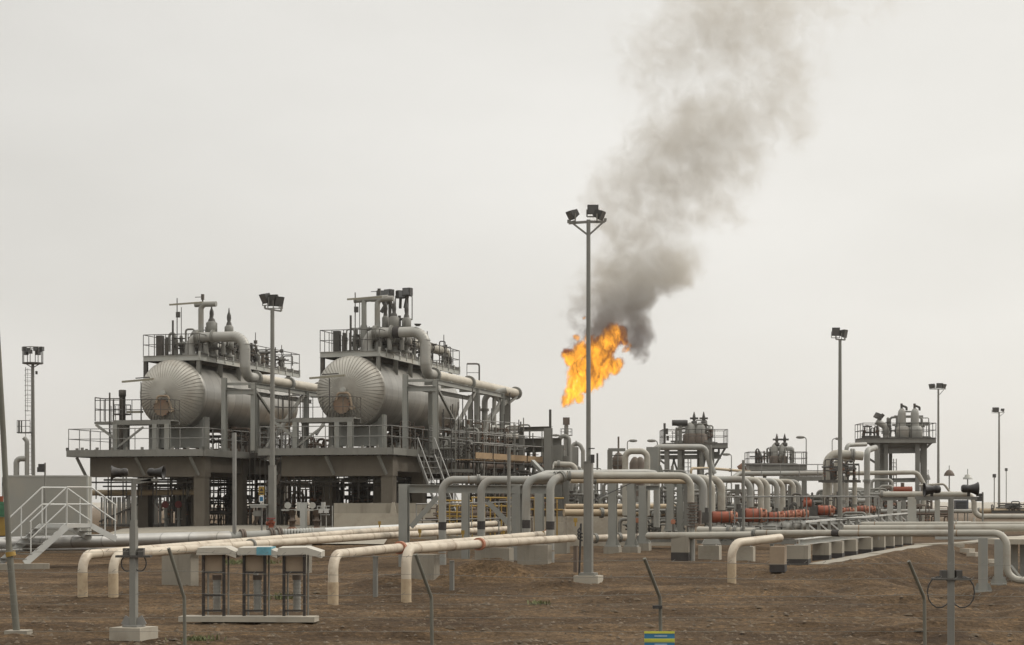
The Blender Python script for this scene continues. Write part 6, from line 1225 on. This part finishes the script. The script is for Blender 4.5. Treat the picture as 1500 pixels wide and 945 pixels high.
# ---- security fence along the road
YF = 23.7; t = thing('security_fence', 'wire fence with bent topped posts along the road edge', 'fence', P(750, 0, YF), 0); YO = .25
tops = []
for px, ptop, kink, plow in ((-90, 800, 0, 0), (272, 803, 0, 0), (634, 812, 0, 0), (969, 818, 0, 0), (1356, 822, 0, 0), (1690, 822, 0, 0)):
    zk = zat(876, YF); b = MB(); a = P(px, -.25, YF); m_ = P(px-2, zk, YF); e = P(px-25, zat(ptop, YF-YO), YF-YO); b.tube([a, m_, e], .022, .12, 8); b.build('post', 'fence_steel', t); tops.append((m_, e))
for f_ in (.1, .55, .95):
    for (m0, e0), (m1, e1) in zip(tops, tops[1:]):
        b = MB(); p0, p1 = m0.lerp(e0, f_), m1.lerp(e1, f_); L_ = [p0.lerp(p1, k/6)-UP*.03*math.sin(math.pi*k/6) for k in range(7)]; b.tube(L_, .0035, 0, 4, 1)
        for k in range(14): q = p0.lerp(p1, (k+.5)/14); b.bar(q+V3((-.02, 0, -.015)), q+V3((.02, 0, .015)), .005)
        b.build('barbed_wire', 'grey_steel', t)
for py in (885, 905, 925):
    for (m0, _), (m1, _) in zip(tops, tops[1:]): b = MB(); z = zat(py, YF); b.cyl(V3((m0.x, YF, z)), V3((m1.x, YF, z)), .0025, n=4); b.build('line_wire', 'grey_steel', t)
c = P(963, zat(889, YF), YF-.05); b = MB(); b.box(c, (.12, .05, .04)); b.build('clip', 'black_rubber', t)
t = thing('fence_sign', 'blue sign striped with yellow hung low on the fence', 'sign', P(966, .3, YF-.06), 0); b = MB(); w_ = 44*YF/F; b.box(P(966, zat(942, YF), YF-.07), (w_, .02, .30)); b.build('board', 'blue_paint', t)
for py, hh in ((925.8, .028), (936.5, .03), (939.5, .012)): b = MB(); b.box(P(966, zat(py, YF), YF-.082), (w_*1.01, .008, hh)); b.build('stripe', 'yellow_green', t)
for py, hh in ((931, .02), (944, .03)): b = MB(); b.box(P(968, zat(py, YF), YF-.082), (w_*.42, .006, hh)); b.build('stripe', 'sign_pale', t)
# ================================================================ flare stack, flame and smoke
YF_ = 300.; S_ = YF_/F
t = thing('flare_stack', 'slim flare stack with a square rusty tip and ring platform under the flame', 'flare stack', P(829.5, .9, YF_), 0)
b = MB(); b.cyl(P(829.5, .5, YF_), W(829.5, 640, YF_), .5, .42, 14); b.cyl(W(829.5, 642, YF_), W(829.5, 620, YF_), .27, n=12); b.build('stack', 'grey_steel', t)
b = MB(); b.box(W(829.5, 617, YF_), (1.05, 1.05, 1.15)); b.build('tip', 'rust_dark', t)
b = MB(); c0 = W(829.5, 637.5, YF_); b.cyl(c0-UP*.1, c0, .98, n=14); b.rail([c0+V3((.95*math.cos(k*math.pi/5), .95*math.sin(k*math.pi/5), 0)) for k in range(11)], 1.0, .03, .6); b.build('ring_platform', 'dark_steel', t)
b = MB(); b.cyl(W(827, 640, YF_), W(827, 623, YF_), .06, n=6); b.cyl(W(832, 640, YF_), W(832, 623, YF_), .06, n=6); b.build('pilot_line', 'dark_steel', t)
tangle('dark process piping at the foot of the flare stack', P(846, 1.0, 200), (3.6, 2, 4.6), 26, 121, 'grey_steel', (.06, .2))
pipe('grey elbow pipe beside the flare stack', [P(839, 2, 190), W(839, 650, 190), W(849, 650, 190), W(854, 660, 190), P(854, 2, 190)], .42, 'grey_pipe', [(1, .5)], .6)
column('grey steel column carrying the pipes beside the flare stack', 843, 655, 700, 188, .5, 'grey_steel', group=None, name='pipe_post')
pipe('thin pipe with a railed box near the tall floodlight pole', [P(875, 2, 170), W(875, 664, 170)], .18, 'dark_steel')

def puff_field(t, puffs, warp, wscale, wdet, mode='ADD', power=1.0):
    """node chain: soft sum of ball falloffs in world space, positions stirred by noise"""
    n = t.nodes; l = t.links; geo = n.new('ShaderNodeNewGeometry')
    nz = n.new('ShaderNodeTexNoise'); nz.inputs['Scale'].default_value = wscale; nz.inputs['Detail'].default_value = wdet; nz.inputs['Roughness'].default_value = .6; l.new(geo.outputs['Position'], nz.inputs['Vector'])
    ma = n.new('ShaderNodeVectorMath'); ma.operation = 'SUBTRACT'; ma.inputs[1].default_value = (.5, .5, .5); l.new(nz.outputs['Color'], ma.inputs[0])
    mb = n.new('ShaderNodeVectorMath'); mb.operation = 'MULTIPLY_ADD'; mb.inputs[1].default_value = (warp, warp, warp); l.new(ma.outputs[0], mb.inputs[0]); l.new(geo.outputs['Position'], mb.inputs[2])
    acc = None
    for c, r, d in puffs:
        ds = n.new('ShaderNodeVectorMath'); ds.operation = 'DISTANCE'; l.new(mb.outputs[0], ds.inputs[0]); ds.inputs[1].default_value = c
        mr = n.new('ShaderNodeMapRange'); mr.interpolation_type = 'SMOOTHSTEP'; mr.inputs['From Min'].default_value = r; mr.inputs['From Max'].default_value = r*.15; mr.inputs['To Min'].default_value = 0; mr.inputs['To Max'].default_value = d
        l.new(ds.outputs['Value'], mr.inputs['Value'])
        if acc is None: acc = mr.outputs[0]
        else:
            m = n.new('ShaderNodeMath'); m.operation = mode
            l.new(acc, m.inputs[0]); l.new(mr.outputs[0], m.inputs[1]); acc = m.outputs[0]
    return geo, mb, acc
def hull(name, puffs, grow, voxel, material):
    b = MB()
    for c, r, d in puffs:
        b.lathe(V3(c), UP, [(max(.001, r*grow*math.sin(math.pi*k/10)), -r*grow*math.cos(math.pi*k/10)) for k in range(11)], 16)
    o = b.build(name, material); md = o.modifiers.new('union', 'REMESH'); md.mode = 'VOXEL'; md.voxel_size = voxel
    return o
# smoke
rs2 = random.Random(12)
SM = [(884, 476, 19, 3.4), (870, 486, 15, 2.6), (896, 462, 20, 1.7), (938, 500, 19, 1.9), (941, 516, 13, 1.7), (846, 505, 14, .45), (926, 478, 22, 1.1), (942, 478, 18, 1.0), (930, 452, 24, 1.2), (938, 428, 28, 1.2), (905, 442, 28, .8), (868, 450, 26, .5), (850, 470, 20, .35),
      (946, 408, 36, .9), (972, 392, 40, .95), (998, 384, 36, 1.1), (985, 404, 28, .7), (912, 402, 40, .75), (888, 408, 38, .6), (862, 424, 32, .4), (850, 455, 26, .32), (912, 440, 26, .45), (905, 372, 40, .5), (945, 352, 46, .4), (890, 340, 40, .34), (930, 310, 56, .40), (880, 300, 40, .28), (975, 305, 54, .42), (1015, 300, 54, .36), (1055, 290, 50, .32), (1085, 310, 36, .2),
      (900, 262, 46, .34), (940, 246, 52, .42), (985, 236, 56, .48), (1020, 240, 52, .42), (1060, 230, 54, .42), (1100, 250, 44, .26), (880, 275, 34, .24), (965, 190, 54, .46), (1005, 180, 56, .52), (1045, 176, 56, .50), (1090, 160, 56, .46), (1100, 210, 50, .36), (1140, 120, 50, .42), (1158, 165, 44, .48), (1182, 185, 32, .36), (1170, 210, 26, .22), (1165, 90, 48, .38),
      (1110, 60, 60, .46), (1060, 80, 60, .40), (1060, 20, 62, .46), (1010, 50, 64, .40), (960, 80, 56, .32), (930, 105, 44, .24), (985, 110, 46, .26), (920, 50, 40, .2), (1135, 10, 62, .42), (1000, -20, 66, .38), (1070, -40, 72, .46), (1150, -40, 72, .36), (1215, 30, 56, .17), (1270, 5, 62, .17), (1330, -15, 62, .14), (1200, -30, 62, .22), (1190, 110, 40, .2)]
SP = [(tuple(W(px, py, YF_+rs2.uniform(-.35, .35)*r*S_)), r*S_*1.4, d) for px, py, r, d in SM]
m = bpy.data.materials.new('smoke'); m.use_nodes = True; t_ = m.node_tree; t_.nodes.clear(); n = t_.nodes; l = t_.links
geo, wp, acc = puff_field(t_, SP, 5.5, .30, 3)
nz = n.new('ShaderNodeTexNoise'); nz.inputs['Scale'].default_value = .30; nz.inputs['Detail'].default_value = 5; nz.inputs['Roughness'].default_value = .66; nz.inputs['Distortion'].default_value = .9; l.new(geo.outputs['Position'], nz.inputs['Vector'])
mr = n.new('ShaderNodeMapRange'); mr.inputs['From Min'].default_value = .34; mr.inputs['From Max'].default_value = .68; mr.inputs['To Min'].default_value = .3; mr.inputs['To Max'].default_value = 1.45; l.new(nz.outputs['Fac'], mr.inputs['Value'])
mn = n.new('ShaderNodeMath'); mn.operation = 'MINIMUM'; mn.inputs[1].default_value = 1.9; l.new(acc, mn.inputs[0])
er = n.new('ShaderNodeMath'); er.operation = 'MULTIPLY_ADD'; er.inputs[1].default_value = 3.4; l.new(nz.outputs['Fac'], er.inputs[0]); l.new(mn.outputs[0], er.inputs[2])
e2 = n.new('ShaderNodeMapRange'); e2.inputs['From Min'].default_value = 1.86; e2.inputs['From Max'].default_value = 3.2; e2.inputs['To Max'].default_value = 2.5; e2.clamp = True; l.new(er.outputs[0], e2.inputs['Value'])
m3 = n.new('ShaderNodeMath'); m3.operation = 'MINIMUM'; m3.inputs[1].default_value = .25; l.new(mn.outputs[0], m3.inputs[0]); m4 = n.new('ShaderNodeMath'); m4.operation = 'MULTIPLY'; m4.inputs[1].default_value = 4.0; l.new(m3.outputs[0], m4.inputs[0])
mu = n.new('ShaderNodeMath'); mu.operation = 'MULTIPLY'; l.new(m4.outputs[0], mu.inputs[0]); l.new(e2.outputs[0], mu.inputs[1])
mk = n.new('ShaderNodeMath'); mk.operation = 'MULTIPLY'; mk.inputs[1].default_value = .10; l.new(mu.outputs[0], mk.inputs[0])
pv = n.new('ShaderNodeVolumePrincipled'); szz = n.new('ShaderNodeSeparateXYZ'); l.new(geo.outputs['Position'], szz.inputs[0]); sz1 = n.new('ShaderNodeMapRange'); sz1.inputs['From Min'].default_value = zat(495, YF_); sz1.inputs['From Max'].default_value = zat(415, YF_); l.new(szz.outputs['Z'], sz1.inputs['Value'])      # sootier where it leaves the flame
smx = n.new('ShaderNodeMix'); smx.data_type = 'RGBA'; smx.inputs['A'].default_value = (.22, .18, .165, 1); smx.inputs['B'].default_value = (.71, .672, .605, 1); l.new(sz1.outputs[0], smx.inputs['Factor']); l.new(smx.outputs['Result'], pv.inputs['Color'])
sd1 = n.new('ShaderNodeMapRange'); sd1.inputs['From Min'].default_value = zat(500, YF_); sd1.inputs['From Max'].default_value = zat(380, YF_); sd1.inputs['To Min'].default_value = 2.6; sd1.inputs['To Max'].default_value = 1.0; l.new(szz.outputs['Z'], sd1.inputs['Value']); sd2 = n.new('ShaderNodeMath'); sd2.operation = 'MULTIPLY'; sd3 = n.new('ShaderNodeMapRange'); sd3.inputs['From Min'].default_value = zat(360, YF_); sd3.inputs['From Max'].default_value = zat(60, YF_); sd3.inputs['To Min'].default_value = 1.0; sd3.inputs['To Max'].default_value = .68; l.new(szz.outputs['Z'], sd3.inputs['Value']); sd4 = n.new('ShaderNodeMath'); sd4.operation = 'MULTIPLY'; l.new(mk.outputs[0], sd4.inputs[0]); l.new(sd3.outputs[0], sd4.inputs[1]); l.new(sd4.outputs[0], sd2.inputs[0]); l.new(sd1.outputs[0], sd2.inputs[1]); l.new(sd2.outputs[0], pv.inputs['Density']); pv.inputs['Anisotropy'].default_value = .2
out = n.new('ShaderNodeOutputMaterial'); l.new(pv.outputs[0], out.inputs['Volume']); MATS['smoke'] = m
sm = hull('smoke', SP, 1.28, 1.4, 'smoke'); tag(sm, 'grey brown smoke plume drifting up from the flame', 'smoke', None, 'stuff')
# flame
FM = [(831, 586, 12, .9), (840, 574, 14, 1.), (849, 585, 9, .8), (846, 560, 16, 1.), (858, 562, 16, 1.1), (872, 556, 15, .95), (880, 545, 15, .95), (848, 545, 17, 1.), (866, 536, 20, 1.2), (840, 527, 16, .95), (832, 519, 12, .8), (850, 515, 15, .9), (870, 514, 18, 1.1), (884, 522, 18, 1.1), (888, 506, 18, 1.1), (898, 494, 17, 1.), (908, 488, 13, .9), (914, 500, 9, .75), (898, 482, 12, .9), (898, 538, 13, .9), (907, 532, 10, .8), (918, 512, 8, .62), (923, 505, 6, .62), (845, 494, 6, .7), (855, 467, 5, .7), (862, 497, 10, .75)]
FP = [(tuple(W(px, py, YF_+rs2.uniform(-.3, .3)*r*S_)), r*S_*1.52, d) for px, py, r, d in FM]
m = bpy.data.materials.new('flame'); m.use_nodes = True; t_ = m.node_tree; t_.nodes.clear(); n = t_.nodes; l = t_.links
geo, wp, acc = puff_field(t_, FP, 1.9, .55, 4, 'MAXIMUM')
nz = n.new('ShaderNodeTexNoise'); nz.inputs['Scale'].default_value = 1.15; nz.inputs['Detail'].default_value = 7; nz.inputs['Roughness'].default_value = .66; nz.inputs['Distortion'].default_value = .8
fm = n.new('ShaderNodeMapping'); fm.inputs['Rotation'].default_value = (0, R(-28), 0); fm.inputs['Scale'].default_value = (1.25, 1.25, .5); l.new(wp.outputs[0], fm.inputs['Vector']); l.new(fm.outputs[0], nz.inputs['Vector'])
ad = n.new('ShaderNodeMath'); ad.operation = 'MULTIPLY_ADD'; ad.inputs[1].default_value = 1.5; l.new(nz.outputs['Fac'], ad.inputs[0]); l.new(acc, ad.inputs[2])     # field + 1.5*noise
mr = n.new('ShaderNodeMapRange'); mr.interpolation_type = 'SMOOTHSTEP'; mr.inputs['From Min'].default_value = 1.08; mr.inputs['From Max'].default_value = 1.5; mr.inputs['To Max'].default_value = 2.2; l.new(ad.outputs[0], mr.inputs['Value'])
n2 = n.new('ShaderNodeTexNoise'); n2.inputs['Scale'].default_value = .6; n2.inputs['Detail'].default_value = 7; n2.inputs['Roughness'].default_value = .68; n2.inputs['Distortion'].default_value = .8; l.new(fm.outputs[0], n2.inputs['Vector'])
n4 = n.new('ShaderNodeTexNoise'); n4.inputs['Scale'].default_value = 2.6; n4.inputs['Detail'].default_value = 4; l.new(fm.outputs[0], n4.inputs['Vector'])
n5 = n.new('ShaderNodeMath'); n5.operation = 'MULTIPLY_ADD'; n5.inputs[1].default_value = .34; l.new(n4.outputs['Fac'], n5.inputs[0]); n5b = n.new('ShaderNodeMath'); n5b.operation = 'ADD'; n5b.inputs[1].default_value = -.15; l.new(n2.outputs['Fac'], n5b.inputs[0]); l.new(n5b.outputs[0], n5.inputs[2])
a2 = n.new('ShaderNodeMath'); a2.operation = 'MULTIPLY_ADD'; a2.inputs[1].default_value = .22; l.new(acc, a2.inputs[0]); l.new(n5.outputs[0], a2.inputs[2])
# hotter and paler low down and inside
sp_ = n.new('ShaderNodeSeparateXYZ'); l.new(geo.outputs['Position'], sp_.inputs[0]); hz = n.new('ShaderNodeMapRange'); hz.inputs['From Min'].default_value = zat(600, YF_); hz.inputs['From Max'].default_value = zat(470, YF_); hz.inputs['To Min'].default_value = .10; hz.inputs['To Max'].default_value = -.06; l.new(sp_.outputs['Z'], hz.inputs['Value'])
a3 = n.new('ShaderNodeMath'); a3.operation = 'ADD'; l.new(a2.outputs[0], a3.inputs[0]); l.new(hz.outputs[0], a3.inputs[1])
cr = n.new('ShaderNodeValToRGB'); e = cr.color_ramp.elements
for p, c in ((.57, (.06, .010, .004)), (.645, (.36, .036, .003)), (.715, (.82, .098, .002)), (.815, (1., .155, .003)), (.96, (1., .43, .028))):
    k = e[0] if p == .57 else (e[1] if p == .96 else e.new(p)); k.position = p; k.color = (*c, 1)
l.new(a3.outputs[0], cr.inputs['Fac'])
em = n.new('ShaderNodeEmission'); l.new(cr.outputs['Color'], em.inputs['Color']); es = n.new('ShaderNodeMath'); es.operation = 'MULTIPLY'; es.inputs[1].default_value = 2.9; l.new(mr.outputs[0], es.inputs[0]); l.new(es.outputs[0], em.inputs['Strength'])
ab = n.new('ShaderNodeVolumeAbsorption'); ab.inputs['Color'].default_value = (0, 0, 0, 1); l.new(mr.outputs[0], ab.inputs['Density'])
ash = n.new('ShaderNodeAddShader'); l.new(em.outputs[0], ash.inputs[0]); l.new(ab.outputs[0], ash.inputs[1])
out = n.new('ShaderNodeOutputMaterial'); l.new(ash.outputs[0], out.inputs['Volume']); MATS['flame'] = m
fl = hull('flame', FP, 1.3, .45, 'flame'); tag(fl, 'billowing orange and yellow gas flame above the flare stack', 'flame')
# ================================================================ dusty air round the whole yard
b = MB(); b.add([V3((x, y, z)) for z in (-3., 118.) for x, y in ((-3200, -60), (3200, -60), (3200, 2700), (-3200, 2700))], [(3, 2, 1, 0), (4, 5, 6, 7), (0, 1, 5, 4), (1, 2, 6, 5), (2, 3, 7, 6), (3, 0, 4, 7)])
m = bpy.data.materials.new('haze'); m.use_nodes = True; t_ = m.node_tree; t_.nodes.clear()
pv = t_.nodes.new('ShaderNodeVolumePrincipled'); pv.inputs['Color'].default_value = (1, .985, .955, 1); pv.inputs['Density'].default_value = .0002; pv.inputs['Anisotropy'].default_value = .75
out = t_.nodes.new('ShaderNodeOutputMaterial'); t_.links.new(pv.outputs[0], out.inputs['Volume']); MATS['haze'] = m
tag(b.build('haze', 'haze'), 'thin dusty haze softening the far yard', 'haze', None, 'stuff')
